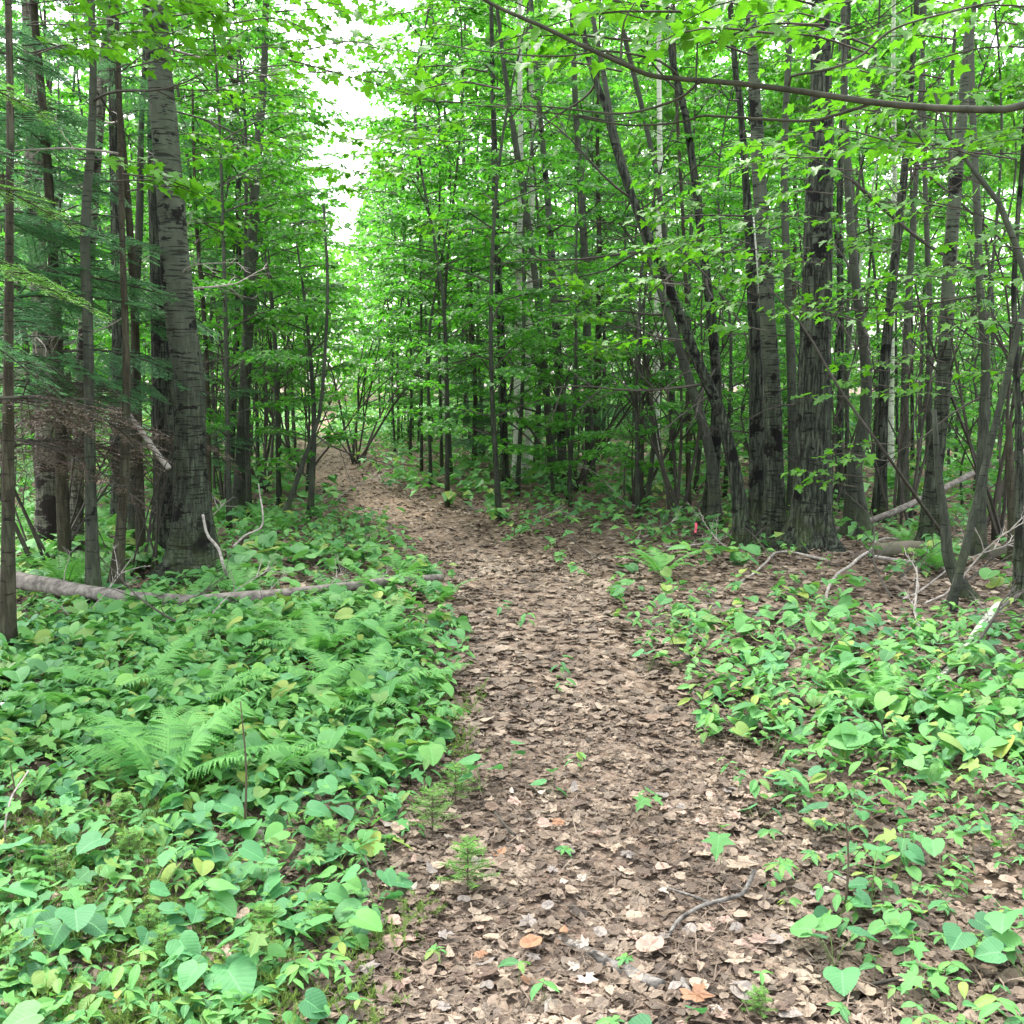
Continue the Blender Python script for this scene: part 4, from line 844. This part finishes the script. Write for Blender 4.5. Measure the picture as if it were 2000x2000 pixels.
# bare many-stemmed shrubs
def shrub(px, py, n, h, label, group=None):
    g = gnd(px, py); t = thing('bare_shrub', label, 'shrub', g-[0, 0, .02], group=group)
    for i in range(n):
        az = rg_.uniform(0, 6.28); pit = rg_.uniform(.9, 1.5); d = np.array([[math.cos(az)*math.cos(pit), math.sin(az)*math.cos(pit), math.sin(pit)]])
        part(t, 'stem', SHRUBST[int(rg_.integers(0, 4))], M4(frames(d, np.array([rg_.uniform(0, 6)]))[0], (rg_.normal(0, .08), rg_.normal(0, .08), 0), h*rg_.uniform(.6, 1.1)))
for px, py, n, h, lab in [(585, 930, 9, 3.2, 'bare many-stemmed shrub beside the far bend of the trail'), (520, 960, 8, 2.8, 'bare shrub between the grey blotched trunk and the trail'),
        (440, 990, 7, 2.6, 'bare shrub just right of the stout aspen'), (700, 905, 8, 3.0, 'bare shrub on the right bank of the far trail'),
        (1330, 1010, 7, 3.0, 'bare shrub at the foot of the long leaning trunk'), (1240, 985, 8, 3.0, 'bare shrub left of the leaning trunks'),
        (1120, 960, 8, 3.0, 'bare shrub under the slender mid trunks'), (1760, 1030, 6, 2.4, 'bare shrub between the tilted dark trunk and the banded aspen'),
        (1950, 1060, 6, 2.6, 'bare shrub beside the short broken brown snag'), (100, 1110, 9, 1.9, 'dead twiggy shrub behind the fallen log at far left'),
        (280, 1120, 8, 1.6, 'dead twiggy shrub left of the stout aspen foot'), (1620, 1000, 6, 2.6, 'bare shrub behind the thickest trunk')]: shrub(px, py, n, h, lab)

# ------------------------------------------------------------------ ferns
def frond_tpl(seed, L=.55, n=24, wmax=.105):
    r = np.random.default_rng(seed); mb = MB(); t = np.linspace(0, 1, n+6)
    arch = r.uniform(.65, 1.05); ang = arch*(1-t)**.7*1.0 + (-.45)*t**2
    ds = L/(n+5); y = np.r_[0, np.cumsum(np.cos(ang[:-1])*ds)]; z = np.r_[0, np.cumsum(np.sin(ang[:-1])*ds)]; x = .05*r.normal()*t**2
    q = np.stack([x, y, z], 1); tube(mb, q, np.linspace(.0028, .0008, len(q)), 4, False)
    a = np.gradient(q, axis=0); a /= np.linalg.norm(a, axis=1)[:, None]
    for i in range(4, len(q)-1):
        f = (i-4)/(len(q)-5); W = wmax*math.sin(PI*min(1, .18+.82*f)**.8)**.9*(1-.15*f)+.006
        if f > .5: W = wmax*(1-f)*1.75+.005
        W = min(W, wmax)
        for sg in (1, -1):
            s = np.array([sg, 0, 0])*.93 + a[i]*r.uniform(.22, .5); s /= np.linalg.norm(s); nrm = np.cross(s, a[i])*sg; nrm /= np.linalg.norm(nrm); k = 7
            u = np.linspace(0, 1, k+1); W = W*r.uniform(.82, 1.12); wd = .0092*(1-u*.82)*(W/wmax*.5+.5)*r.uniform(.8, 1.15)
            c = q[i] + s*W*u[:, None] - np.array([0, 0, 1])*(r.uniform(.12, .42)*W*u**2)[:, None]
            e = a[i]*1.0
            lo = c - e*wd[:, None]; hi = c + e*wd[:, None]
            lt = (c[:-1]+s*W/k*.75) - e*(wd[:-1]*1.55)[:, None]; ht = (c[:-1]+s*W/k*.75) + e*(wd[:-1]*1.55)[:, None]
            V = np.vstack([c, lo[:-1], hi[:-1], lt, ht]); b0 = k+1; j = np.arange(k)
            mb.add(V, np.vstack([np.c_[j, b0+j, b0+2*k+j], np.c_[j, b0+2*k+j, j+1], np.c_[j, b0+3*k+j, b0+k+j], np.c_[j, j+1, b0+3*k+j]]))
    return mb.mesh('frond', MA['fern'])
FROND = [frond_tpl(700+i, .55, 24, .08+.012*(i % 4)) for i in range(8)]
rf = np.random.default_rng(12)
def fern(px, py, n, s, label, azs=None, pitch=(-.25, .2)):
    g = gnd(px, py); s = s*.84; t = thing('fern', label, 'fern', g-[0, 0, .01], 0, s)
    for i in range(n):
        az = azs[i] if azs else i*2*PI/n+rf.normal(0, .25); d = np.array([[math.cos(az)*math.cos(p_), math.sin(az)*math.cos(p_), math.sin(p_)] for p_ in [rf.uniform(*pitch)]])
        part(t, 'frond', FROND[int(rf.integers(0, 8))], M4(frames(d, np.array([rf.normal(0, .12)]))[0], (0, 0, .02), rf.uniform(.8, 1.15)))
for a_ in [
    (318, 1556, 11, 1.2, 'large arching fern, the nearest one in the left ground cover', [2.75, 2.4, 2.05, 1.75, 1.45, 1.1, .8, .45, .1, 3.1, -.25], (-.12, .22)),
    (500, 1555, 6, .95, 'smaller fern right of the large arching one', [.3, .9, 1.5, 2.2, -.2, 2.9]),
    (160, 1400, 7, 1.0, 'fern behind the large arching fern at far left', None), (270, 1370, 8, 1.1, 'full fern directly behind the large arching fern', None),
    (400, 1400, 7, 1.0, 'fern between the large arching fern and the trail', None), (560, 1400, 8, 1.1, 'broad fern in the middle of the left fern patch', None),
    (690, 1385, 8, 1.05, 'broad fern closest to the trail on its left side', None), (790, 1375, 6, .85, 'low fern at the trail edge by the fern patch', None),
    (620, 1300, 8, 1.1, 'fern just in front of the right part of the fallen log', None), (730, 1280, 7, 1.0, 'fern below the thin end of the fallen log', None),
    (480, 1265, 7, 1.0, 'fern overlapping the middle of the fallen log', None), (560, 1230, 6, .9, 'fern standing over the fallen log near its gap', None),
    (470, 1170, 8, .95, 'fern growing behind the fallen log by the stout aspen foot', None), (360, 1300, 6, .9, 'thin fern in the hollow in front of the fallen log', None),
    (1730, 1395, 7, .72, 'bright fern standing alone on the right forest floor', [2.9, 2.5, 2.0, 1.3, .5, -.1, -.7]),
    (1640, 1360, 6, .6, 'fern with low fronds just left of the bright right-hand fern', [2.9, 2.4, 3.3, .2, 1.2, 1.8]),
    (1890, 1010, 5, .9, 'small bright fern beyond the mossy log', None), (860, 1180, 6, .8, 'small fern at the thin tip of the fallen log', None)]: fern(*a_)
for i in range(26):
    while True:
        Y = rf.uniform(6.5, 16); px = rf.uniform(0, 900) if rf.random() < .75 else rf.uniform(1200, 2000); x = colx(px, Y)
        if abs(x-pathx(Y)) > .9: break
    side = 'left' if x < pathx(Y) else 'right'
    g = (x, Y, hg(x, Y)); t = thing('fern', f'green fern on the shady forest floor well back {side} of the trail', 'fern', g, 0, rf.uniform(.6, 1.0), f'ferns farther back {side} of the trail')
    for q in range(6):
        az = q*PI/3+rf.normal(0, .25); p_ = rf.uniform(-.1, .35); d = np.array([[math.cos(az)*math.cos(p_), math.sin(az)*math.cos(p_), math.sin(p_)]])
        part(t, 'frond', FROND[int(rf.integers(0, 8))], M4(frames(d, np.array([0.]))[0], (0, 0, .02), rf.uniform(.8, 1.1)))

# ------------------------------------------------------------------ ground plants
def leafmesh(tpl, mat, seed=0, jit=.02):
    V, T_ = TPL[tpl]; r_ = np.random.default_rng(seed); W = V.copy(); W[:, 2] += r_.normal(0, jit, len(V)) + r_.normal(0, .1)*V[:, 0]; W[:, :2] *= 1+r_.normal(0, .045, (len(V), 1)); W[:, 0] *= r_.uniform(.85, 1.12); mb = MB(); mb.add(W, T_, None, V)
    return mb.mesh('leaf', MA[mat], True, True)
LM = dict(heart=[leafmesh('heart', 'heart', i) for i in range(4)], round=[leafmesh('round', 'heart', 10+i) for i in range(2)],
          oval=[leafmesh('oval', 'small', 20+i) for i in range(3)], maple=[leafmesh('maple', 'small', 30+i) for i in range(2)], lance=[leafmesh('lance', 'small', 40+i) for i in range(2)])
def stems_mesh(lines, r0=.0016, mat='stem'):
    mb = MB()
    for l in lines: tube(mb, np.asarray(l), np.linspace(r0, r0*.7, len(l)), 3, False)
    return mb.mesh('stem', MA[mat])
rp = np.random.default_rng(4711)
def make_plant(kind):
    """returns (stem mesh, [(leaf mesh, matrix)])"""
    L = []; S_ = []
    if kind == 'heart':
        for i in range(int(rp.integers(2, 5))):
            az = rp.uniform(0, 6.28); h = rp.uniform(.05, .14); r = rp.uniform(.02, .08); p = np.array([math.cos(az)*r, math.sin(az)*r, h]); s = rp.uniform(.055, .105)
            S_.append([(0, 0, 0), p*[.4, .4, .6], p]); d = np.array([math.cos(az), math.sin(az), rp.uniform(-.5, .02)]); L.append((LM['heart' if rp.random() < .6 else 'round'][int(rp.integers(0, 2))], M4(frames(d[None], np.array([rp.normal(0, .25)]))[0], p, s)))
    elif kind == 'rosette':
        h = rp.uniform(.04, .10); S_.append([(0, 0, 0), (.003, 0, h*.5), (0, 0, h)]); n = int(rp.integers(3, 7)); a0 = rp.uniform(0, 6)
        for i in range(n):
            az = a0+i*2*PI/n+rp.normal(0, .15); d = np.array([math.cos(az), math.sin(az), rp.uniform(-.25, .2)]); L.append((LM['oval'][int(rp.integers(0, 3))], M4(frames(d[None], np.array([rp.normal(0, .2)]))[0], (0, 0, h), rp.uniform(.035, .06))))
    elif kind == 'pair':
        az0 = rp.uniform(0, 6); q = [np.array([0, 0, 0.])]
        for i in range(4): q.append(q[-1]+np.array([math.cos(az0)*.018*i, math.sin(az0)*.018*i, .038-.007*i]))
        S_.append(q)
        for i in range(1, 5):
            for sg in (1, -1):
                az = az0+sg*1.15; d = np.array([math.cos(az), math.sin(az), rp.uniform(-.3, .15)]); L.append((LM['oval'][int(rp.integers(0, 3))], M4(frames(d[None], np.array([rp.normal(0, .2)]))[0], q[i], rp.uniform(.04, .065))))
    elif kind == 'maple':
        h = rp.uniform(.06, .13); S_.append([(0, 0, 0), (.004, 0, h*.5), (0, 0, h)]); n = int(rp.integers(2, 5)); a0 = rp.uniform(0, 6)
        for i in range(n):
            az = a0+i*2*PI/n+rp.normal(0, .2); p = np.array([math.cos(az)*.03, math.sin(az)*.03, h+.01]); S_.append([(0, 0, h), p]); d = np.array([math.cos(az), math.sin(az), rp.uniform(-.5, -.1)]); L.append((LM['maple'][i % 2], M4(frames(d[None], np.array([rp.normal(0, .2)]))[0], p, rp.uniform(.05, .085))))
    elif kind == 'star':
        h = rp.uniform(.05, .09); S_.append([(0, 0, 0), (0, 0, h)]); n = int(rp.integers(5, 8)); a0 = rp.uniform(0, 6)
        for i in range(n):
            az = a0+i*2*PI/n+rp.normal(0, .12); d = np.array([math.cos(az), math.sin(az), rp.uniform(-.1, .15)]); L.append((LM['lance'][i % 2], M4(frames(d[None], np.array([0.]))[0], (0, 0, h), rp.uniform(.045, .065))))
    return stems_mesh(S_, .0018 if kind == 'heart' else .0014), L
PL = {k: [make_plant(k) for _ in range(n)] for k, n in (('heart', 9), ('rosette', 7), ('pair', 4), ('maple', 4), ('star', 3))}
NAMES = dict(heart=('heart_leaf_plant', 'low plant with %s heart shaped leaves'), rosette=('rosette_plant', 'small plant with %s whorled oval leaves'),
             pair=('paired_leaf_plant', 'arching plant with %s paired leaves'), maple=('maple_seedling', 'maple seedling plant with %s lobed leaves'), star=('star_plant', 'star shaped plant with %s narrow leaves'))
def plant(kind, x, y, s, lab, group, idx=None):
    st, L = PL[kind][int(rp.integers(0, len(PL[kind]))) if idx is None else idx]
    t = thing(NAMES[kind][0], lab, 'seedling' if kind == 'maple' else 'plant', (x, y, hg(x, y)), rp.uniform(0, 6.28), s, group)
    part(t, 'stem', st)
    for me, m in L: part(t, 'leaf', me, m)
    return t
# cover: how thickly the plants stand
def cover(x, y):
    dl = pathx(y)-pathw(y)-x; dr = x-pathx(y)-pathw(y)
    left = smooth01((dl+.02)/.45); right = np.interp(y, [2.5, 4.5, 6, 10], [.55, .50, .24, .18])*smooth01((dr+.08)/.3)*(.22+.78*smooth01((sn(x, y, 2.2, 4)+.6)/1.4))
    far = smooth01((y-8)/4); left = left*(1-.25*far); right = right*(1-far) + far*.62*smooth01((dr+.05)/.5)
    return np.where(dl > -.05, left, np.where(dr > -.08, right, .004))
cand = []
PS = {'heart': .44, 'rosette': .33, 'pair': .11, 'maple': .07, 'star': .05}
tries = 0
while len(cand) < 1700 and tries < 60000:
    tries += 1
    Y = 2.0+4.6*rp.random()**1.25; x = rp.uniform(-.56, .56)*Y*1.05
    c = cover(x, Y); 
    if rp.random() > c: continue
    k = str(rp.choice(list(PS), p=list(PS.values())))
    if x > pathx(Y) and k == 'heart' and rp.random() < .3: k = 'rosette'
    mind = (.085 if k == 'heart' else .052)*(1 if x < pathx(Y) else 1.25)
    if any((c_[1]-x)**2+(c_[2]-Y)**2 < mind**2 for c_ in cand): continue
    cand.append((k, x, Y))
cnt = {k: 0 for k in PS}; extra = []
cap = dict(heart=290, rosette=240, pair=90, maple=90, star=60)
for k, x, Y in sorted(cand, key=lambda c_: c_[2]):
    if cnt[k] >= cap[k]: extra.append((k, x, Y)); continue
    cnt[k] += 1
    d = x-pathx(Y); w2 = pathw(Y); px = 1000+x/depth((x, Y, hg(x, Y)))*F
    if abs(d) < w2*.95: side = 'growing in the trail litter'
    elif d < 0:
        side = 'at the left trail edge' if d > -w2-.3 else (('in front of the fallen log' if Y > 5 else 'among the left ferns')+(', far left' if px < 380 else '') if Y > 3.5 else ('below the large fern' if Y > 2.75 else ('in the bottom left corner' if px < 400 else 'low in the left cover')))
    else:
        side = 'at the right trail edge' if d < w2+.3 else ('by the bright right-hand fern' if Y > 3.9 else ('right of the trail, midway' if Y > 2.9 else 'in the bottom right corner'))
    i = int(rp.integers(0, len(PL[k]))); nl = ('no', 'one', 'two', 'three', 'four', 'five', 'six', 'seven', 'eight')[len(PL[k][i][1])]
    s_ = rp.uniform(.65, 1.05); lab = f'{NAMES[k][1] % nl} {side}'
    if k == 'heart': lab = lab.replace('low plant', 'bigger plant' if s_ > .85 else 'smaller plant')
    plant(k, x, Y, s_, lab, lab.replace(' plant with', ' plants with', 1), i)
# a few plants one can point to
for k, px, py, s, lab, idx in [
    ('heart', 740, 1800, 1.05, 'heart leaved plant with large leaves at the left trail edge, lower half', 0), ('heart', 150, 1850, 1.0, 'very large heart leaved plant at lower left', 1),
    ('heart', 430, 1930, 1.05, 'very large heart leaved plant at the bottom left', 2), ('heart', 385, 1620, 1.2, 'heart shaped leaf facing the viewer below the large fern', 3),
    ('maple', 520, 1920, 1.3, 'bright maple seedling at the bottom of the left cover', 0), ('heart', 1890, 1890, 1.0, 'big pale green leaved plant at lower right', 4),
    ('heart', 1650, 1650, 1.15, 'upright big leaved plant at the right trail edge', 5), ('star', 1524, 1745, 1.3, 'pointed star shaped plant alone on the right trail edge', 0),
    ('rosette', 1060, 1975, 1.2, 'small bright plant alone at the bottom of the trail', 0), ('rosette', 1015, 1935, 1.1, 'tiny bright seedling near the bottom of the trail', 1),
    ('maple', 1405, 1715, 1.1, 'small three leaved seedling above the forked stick', 1), ('heart', 1640, 1920, .85, 'two leaved plant on the litter at lower right', 6),
    ('pair', 1560, 1560, 1.5, 'arching paired leaf plant at the right trail edge', 0), ('heart', 1700, 1780, 1.15, 'big leaved plant beside the right trail edge, lower half', 7)]:
    g = gnd(px, py); plant(k, g[0], g[1], s, lab, None, idx)
# beyond the ones told apart singly: ground cover as one mass
mb = MB(); st = MB()
def add_cover(k, x, Y, s):
    n = dict(heart=3, rosette=5, pair=6, maple=3, star=6)[k]; tp = dict(heart='heart', rosette='oval', pair='oval', maple='maple', star='lance')[k]
    if Y > 7: tp = 'kite' if tp in ('oval', 'lance') else ('maple_lo' if tp == 'maple' else 'round' if Y < 9 else 'kite')
    az = rp.uniform(0, 6.28, n); h = rp.uniform(.04, .13, n)*s; r = (.05 if k == 'heart' else .012)*s
    P = np.c_[x+np.cos(az)*r, Y+np.sin(az)*r, hg(x, Y)+h]; scatter(mb, tp, P, frames(dirs(az, rp.uniform(-.45, .1, n)), rp.normal(0, .3, n)), s*(.085 if k == 'heart' else .06)*rp.uniform(.7, 1.2, n))
for k, x, Y in extra: add_cover(k, x, Y, 1.1)
for _ in range(1900):
    Y = 1.95+2.9*rp.random(); x = rp.uniform(-.58, .58)*Y
    if rp.random() < cover(x, Y)*(.8 if x < pathx(Y) else .35): add_cover(str(rp.choice(['rosette', 'pair', 'heart'], p=[.5, .25, .25])), x, Y, rp.uniform(.45, .85))
for _ in range(16000):
    Y = 4.0+27*rp.random()**1.3; x = rp.uniform(-.60, .60)*Y
    if rp.random() > cover(x, Y)*(.75 if x < pathx(Y) else .8)*(1 if Y < 12 else .6): continue
    add_cover(str(rp.choice(['heart', 'rosette', 'pair', 'maple'], p=[.42, .36, .15, .07])), x, Y, rp.uniform(.8, 1.3)*(1 if Y < 8 else (1.4 if Y < 13 else 2.2)))
for _ in range(7000):
    Y = 26+38*rp.random(); x = rp.uniform(-.62, .62)*Y
    if abs(x-pathx(Y)) < pathw(Y)*.8: continue
    n = 5; az = rp.uniform(0, 6.28, n); hgt = rp.uniform(.15, .9)*(1 if abs(x-pathx(Y)) > 3 else .5)
    P = np.c_[x+rp.normal(0, .25, n), Y+rp.normal(0, .25, n), hz(x, Y)+hgt*rp.random(n)]; scatter(mb, 'kite', P, frames(dirs(az, rp.uniform(-.5, .2, n)), rp.normal(0, .4, n)), rp.uniform(.16, .34, n))
obj('ground_cover', mb.mesh('ground_cover', MA['small'], False, True), kind='stuff')

# clubmoss tufts and tiny fir seedlings
mb = MB(); Pn = []; Dn = []
for _ in range(2600):
    Y = 2.0+4.5*rp.random()**1.2; x = rp.uniform(-.58, .2)*Y
    if pathx(Y)-pathw(Y)-x < -.02 or sn(x, Y, 2.6, 9) < -.25: continue
    for b_ in range(5):
        az = rp.uniform(0, 6.28); ln = rp.uniform(.04, .11); d = np.array([math.cos(az)*.7, math.sin(az)*.7, rp.uniform(.3, 1.1)]); n = 16
        t_ = np.linspace(.15, 1, n)[:, None]; q = np.array([x, Y, hg(x, Y)])+rp.normal(0, .02, 3)*[1, 1, 0]+d*ln*t_+np.array([0, 0, -.5*ln])*t_**2*d[2]*.6
        Pn.append(np.repeat(q, 2, 0)); Dn.append(d+rp.normal(0, .75, (2*n, 3)))
P = np.concatenate(Pn); D = np.concatenate(Dn); n = len(P); F3 = frames(D, np.zeros(n)); wd = .0017; ln = rp.uniform(.012, .024, n)
mb.add(np.stack([P-F3[:, :, 0]*wd, P+F3[:, :, 0]*wd, P+F3[:, :, 1]*ln[:, None]], 1).reshape(-1, 3), np.arange(3*n).reshape(-1, 3))
obj('clubmoss', mb.mesh('clubmoss', MA['moss']), kind='stuff')
def fir_seedling_tpl(seed):
    r = np.random.default_rng(seed); P = []; D = []; st = MB(); tube(st, [(0, 0, 0), (.002, .002, .07), (0, 0, .14)], [.003, .0022, .0012], 5, False)
    for lv in range(5):
        h = .05+.022*lv; l = .075*(1-lv*.15)
        for b_ in range(5):
            az = b_*1.257+lv*.6+r.normal(0, .2); d = np.array([math.cos(az), math.sin(az), .25]); t_ = np.linspace(.1, 1, 16)[:, None]; q = np.array([0, 0, h])+d*l*t_
            P.append(np.repeat(q, 2, 0)); s = np.cross(d, (0, 0, 1.)); D.append(np.tile(np.stack([s, -s]), (16, 1))+d*.7+r.normal(0, .25, (32, 3))); tube(st, [(0, 0, h), q[-1]], [.0014, .0008], 3, False)
    P = np.concatenate(P); D = np.concatenate(D); n = len(P); F3 = frames(D, np.zeros(n)); m_ = MB()
    m_.add(np.stack([P-F3[:, :, 0]*.0014, P+F3[:, :, 0]*.0014, P+F3[:, :, 1]*.017], 1).reshape(-1, 3), np.arange(3*n).reshape(-1, 3))
    return st.mesh('stem', MA['brownstem']), m_.mesh('needles', MA['newneedle'])
FIR = [fir_seedling_tpl(i) for i in range(3)]
def fir(px, py, s, lab, group=None):
    g = gnd(px, py); t = thing('fir_seedling', lab, 'seedling', g, rp.uniform(0, 6), s, group); a, b = FIR[int(rp.integers(0, 3))]; part(t, 'stem', a); part(t, 'needles', b)
fir(914, 1756, 1.3, 'tiny bright fir seedling standing alone at the left trail edge')
fir(845, 1640, 1.3, 'bushy fir seedling in the cover at the left trail edge'); fir(890, 1580, 1.2, 'fir seedling nearest the trail, upper of the edge ones')
fir(1480, 1995, .6, 'tiny fir seedling at the bottom right of the trail')
for i in range(22):
    px, py = rp.uniform(0, 680), 1420+570*rp.random(); q_ = ('by the left edge' if px < 290 else ('midway to the trail' if px < 580 else 'near the trail'))+(' level with the large fern' if py < 1600 else (' below the large fern' if py < 1800 else ' at the bottom'))
    fir(px, py, rp.uniform(.6, 1.0), 'small fir seedling in the left cover '+q_, 'fir seedlings in the left cover '+q_)
# bare thin stems standing in the plants
def upright(px, py, h, lab, mat='brownstem'):
    g = gnd(px, py); mb = MB(); tube(mb, crm([[0, 0, 0], [.01, .01, h*.5], [-.005, .02, h]], 10), np.linspace(.005, .002, 10), 5); 
    tube(mb, [(.01, .01, h*.5), (.05, .02, h*.62)], [.002, .001], 3, False); tube(mb, [(.008, .01, h*.35), (-.04, .02, h*.42)], [.002, .001], 3, False)
    obj('dead_stalk', mb.mesh('dead_stalk', MA[mat], True), g, lab, 'stem')
upright(478, 1625, .48, 'thin bare brown stem standing right of the large fern'); upright(24, 1600, .2, 'short dark bare stem at the left edge'); upright(1722, 1480, .16, 'thin bare stem right of the trail by the bright fern', 'twig')
upright(1648, 1800, .36, 'tall thin bare stem rising through the right trail edge plants')

# small oddments
def blob(name, lab, cat, px, py, r, mat, sq=(1, .8, .5), lift=.3):
    g = gnd(px, py); rr = np.random.default_rng(int(px)); u_ = np.linspace(0, PI, 7)[1:-1]; a_ = np.linspace(0, 2*PI, 9)[:-1]
    V = np.array([[math.sin(q)*math.cos(p), math.sin(q)*math.sin(p), math.cos(q)] for q in u_ for p in a_]+[[0, 0, 1], [0, 0, -1]])*(1+rr.normal(0, .08, (42, 1)))*r*np.array(sq)
    Q = [(i*8+j, i*8+(j+1) % 8, (i+1)*8+(j+1) % 8, (i+1)*8+j) for i in range(4) for j in range(8)]; T_ = [(40, (j+1) % 8, j) for j in range(8)]+[(41, 32+j, 32+(j+1) % 8) for j in range(8)]
    mb = MB(); mb.add(V, T_, Q); obj(name, mb.mesh(name, MA[mat], True), g+[0, 0, r*lift], lab, cat)
blob('broken_stub', 'short pale broken wood stub poking from the left cover', 'wood stub', 508, 1648, .022, 'deadwood', (.8, .8, 1.6), .8)
for i, (dx, dz_) in enumerate([(0, 0)]):
    g = gnd(8, 1425); t = thing('white_flower', 'small white flower at the left edge of the ferns', 'flower', g)
    part(t, 'stem', stems_mesh([[(0, 0, 0), (.005, 0, .08), (0, 0, .12)]]))
    for q in range(4):
        az = q*PI/2+.4; V, T_ = TPL['oval']; m_ = MB(); m_.add(V, T_)
        part(t, 'petal', m_.mesh('petal', MA['petal']), M4(frames(np.array([[math.cos(az), math.sin(az), .15]]), np.array([0.]))[0], (0, 0, .12), .028))
g = gnd(1358, 1060); m_ = MB(); tube(m_, [(0, 0, 0), (0, 0, .2)], [.004, .004], 5); t = thing('ribbon_stake', 'thin stake with a pink ribbon beside the trail right of centre', 'marker', g)
part(t, 'stake', m_.mesh('stake', MA['twig'])); m_ = MB(); V = []
for i in range(6): V += [(-.012+.004*math.sin(i), -.006, .2-.02*i), (.012+.004*math.sin(i), -.007+.004*math.sin(i*2), .2-.02*i)]
m_.add(V, None, [(2*i, 2*i+1, 2*i+3, 2*i+2) for i in range(5)]); part(t, 'ribbon', m_.mesh('ribbon', MA['tape']))

# ------------------------------------------------------------------ fallen leaves
rd = np.random.default_rng(55)
DT = ['dead_maple%d' % i for i in range(4)]+['dead_round%d' % i for i in range(4)]+['dead_oval%d' % i for i in range(4)]
lm = MB()
def litter(n, y0, y1, half, tpls, s0, s1, power=1.0, dens=None, zmax=.024):
    Y = y0+(y1-y0)*rd.random(n)**power; x = rd.uniform(-half, half, n)*Y
    if dens is not None:
        k = rd.random(n) < dens(x, Y); x, Y = x[k], Y[k]
    n = len(x); az = rd.uniform(0, 6.28, n); z = hg(x, Y)+.008+rd.random(n)**1.5*zmax
    Rm = frames(dirs(az, rd.normal(0, .11, n)), rd.normal(0, .17, n)+(rd.random(n) < .4)*PI); sz = rd.uniform(s0, s1, n); which = rd.integers(0, len(tpls), n)
    for q, tp in enumerate(tpls):
        k = which == q; scatter(lm, tp, np.c_[x, Y, z][k], Rm[k], sz[k])
ond = lambda x, y: np.where(np.abs(x-pathx(y)) < pathw(y)+.5, 1.0, np.where(x > pathx(y), .75, .40))
litter(17000, 1.9, 5.2, .57, DT,   .018, .052, 1.2, ond)
litter(15000, 4.6, 9.5, .60, ['dead_lo', 'dead_lo1'], .04, .075, 1.1, ond)
litter(18000, 8.5, 22, .62, ['kite', 'dead_lo'], .06, .10, 1.15, lambda x, y: np.where(np.abs(x-pathx(y)) < 1.2, 1.0, .6))
litter(12000, 1.9, 5.0, .5, ['dead_oval0', 'dead_lo1', 'kite', 'dead_lo'], .012, .03, 1.2, lambda x, y: np.where(np.abs(x-pathx(y)) < pathw(y)+.4, 1.0, .3))
TPL['sliver'] = (np.array([[-.02, 0, 0], [.02, 0, 0], [.015, .5, .04], [-.015, .5, .04], [.03, 1, 0]]), np.array([[0, 1, 2], [0, 2, 3], [3, 2, 4]]))
litter(9000, 1.9, 6.0, .55, ['sliver'], .04, .12, 1.2, ond, .036)
obj('leaf_litter', lm.mesh('leaf_litter', MA['dead'], False, True), kind='stuff')
# the fallen leaves that show largest, one object each
COLS = [('tan', 'dry tan', .37), ('pink', 'pinkish brown', .2), ('brown', 'dark brown', .2), ('grey', 'greyish', .16), ('pale', 'bleached pale', .05), ('rust', 'rusty orange', .02)]
SHP = [('maple', 'lobed'), ('round', 'rounded'), ('oval', 'narrow')]
DM = {}
for ck, _, _ in COLS:
    for sk, _ in SHP:
        for v_ in range(2):
            V, T_ = TPL['dead_%s%d' % (sk, v_*2)]; m_ = MB(); m_.add(V, T_, None, V); DM[ck, sk, v_] = m_.mesh('fallen_leaf', MA['dead_'+ck], False, True)
pos = []
while len(pos) < 290:
    Y = 2.05+1.9*rd.random()**1.3; x = pathx(Y)+rd.uniform(-1, 1)*(pathw(Y)+.25)
    if any((x-a)**2+(Y-b)**2 < .04**2 for a, b in pos): continue
    pos.append((x, Y)); ci = int(rd.choice(6, p=[c_[2] for c_ in COLS])); si = int(rd.choice(3, p=[.45, .35, .2])); ck, cl, _ = COLS[ci]; sk, sl = SHP[si]
    m = frames(dirs(rd.uniform(0, 6.28, 1), rd.normal(0, .15, 1)), rd.normal(0, .2, 1)+(rd.random(1) < .4)*PI)[0]
    zz = ('at the very bottom' if Y < 2.4 else ('around the forked stick' if Y < 3.0 else 'above the forked stick'))+(', left half' if x < pathx(Y) else ', right half')
    o = obj('fallen_leaf', DM[ck, sk, int(rd.integers(0, 2))], (0, 0, 0), f'{cl} {sl} dead leaf on the trail {zz}', 'leaf', f'{cl} {sl} dead leaves on the trail {zz}')
    o.matrix_world = M4(m, (x, Y, hg(x, Y)+.027+.01*rd.random()), rd.uniform(.034, .062))
for px, py, ck, sk, s, lab in [(1350, 1985, 'rust', 'maple', .085, 'rust orange dead leaf by the short root at the bottom'), (1262, 1888, 'pink', 'round', .075, 'round pinkish dead leaf above the crossing root'),
        (1030, 1880, 'rust', 'round', .06, 'round orange tinted dead leaf left of the crossing root'), (1095, 1755, 'pale', 'oval', .06, 'narrow whitish dead leaf in the middle of the trail'),
        (1440, 1720, 'tan', 'maple', .10, 'big tan lobed dead leaf above the forked stick'), (1140, 1950, 'pale', 'maple', .055, 'small white lobed dead leaf at the bottom of the trail')]:
    g = gnd(px, py); o = obj('fallen_leaf', DM[ck, sk, 0], (0, 0, 0), lab, 'leaf'); o.matrix_world = M4(frames(np.array([[.5, .8, .05]]), np.array([.1]))[0], g+[0, 0, .045], s)
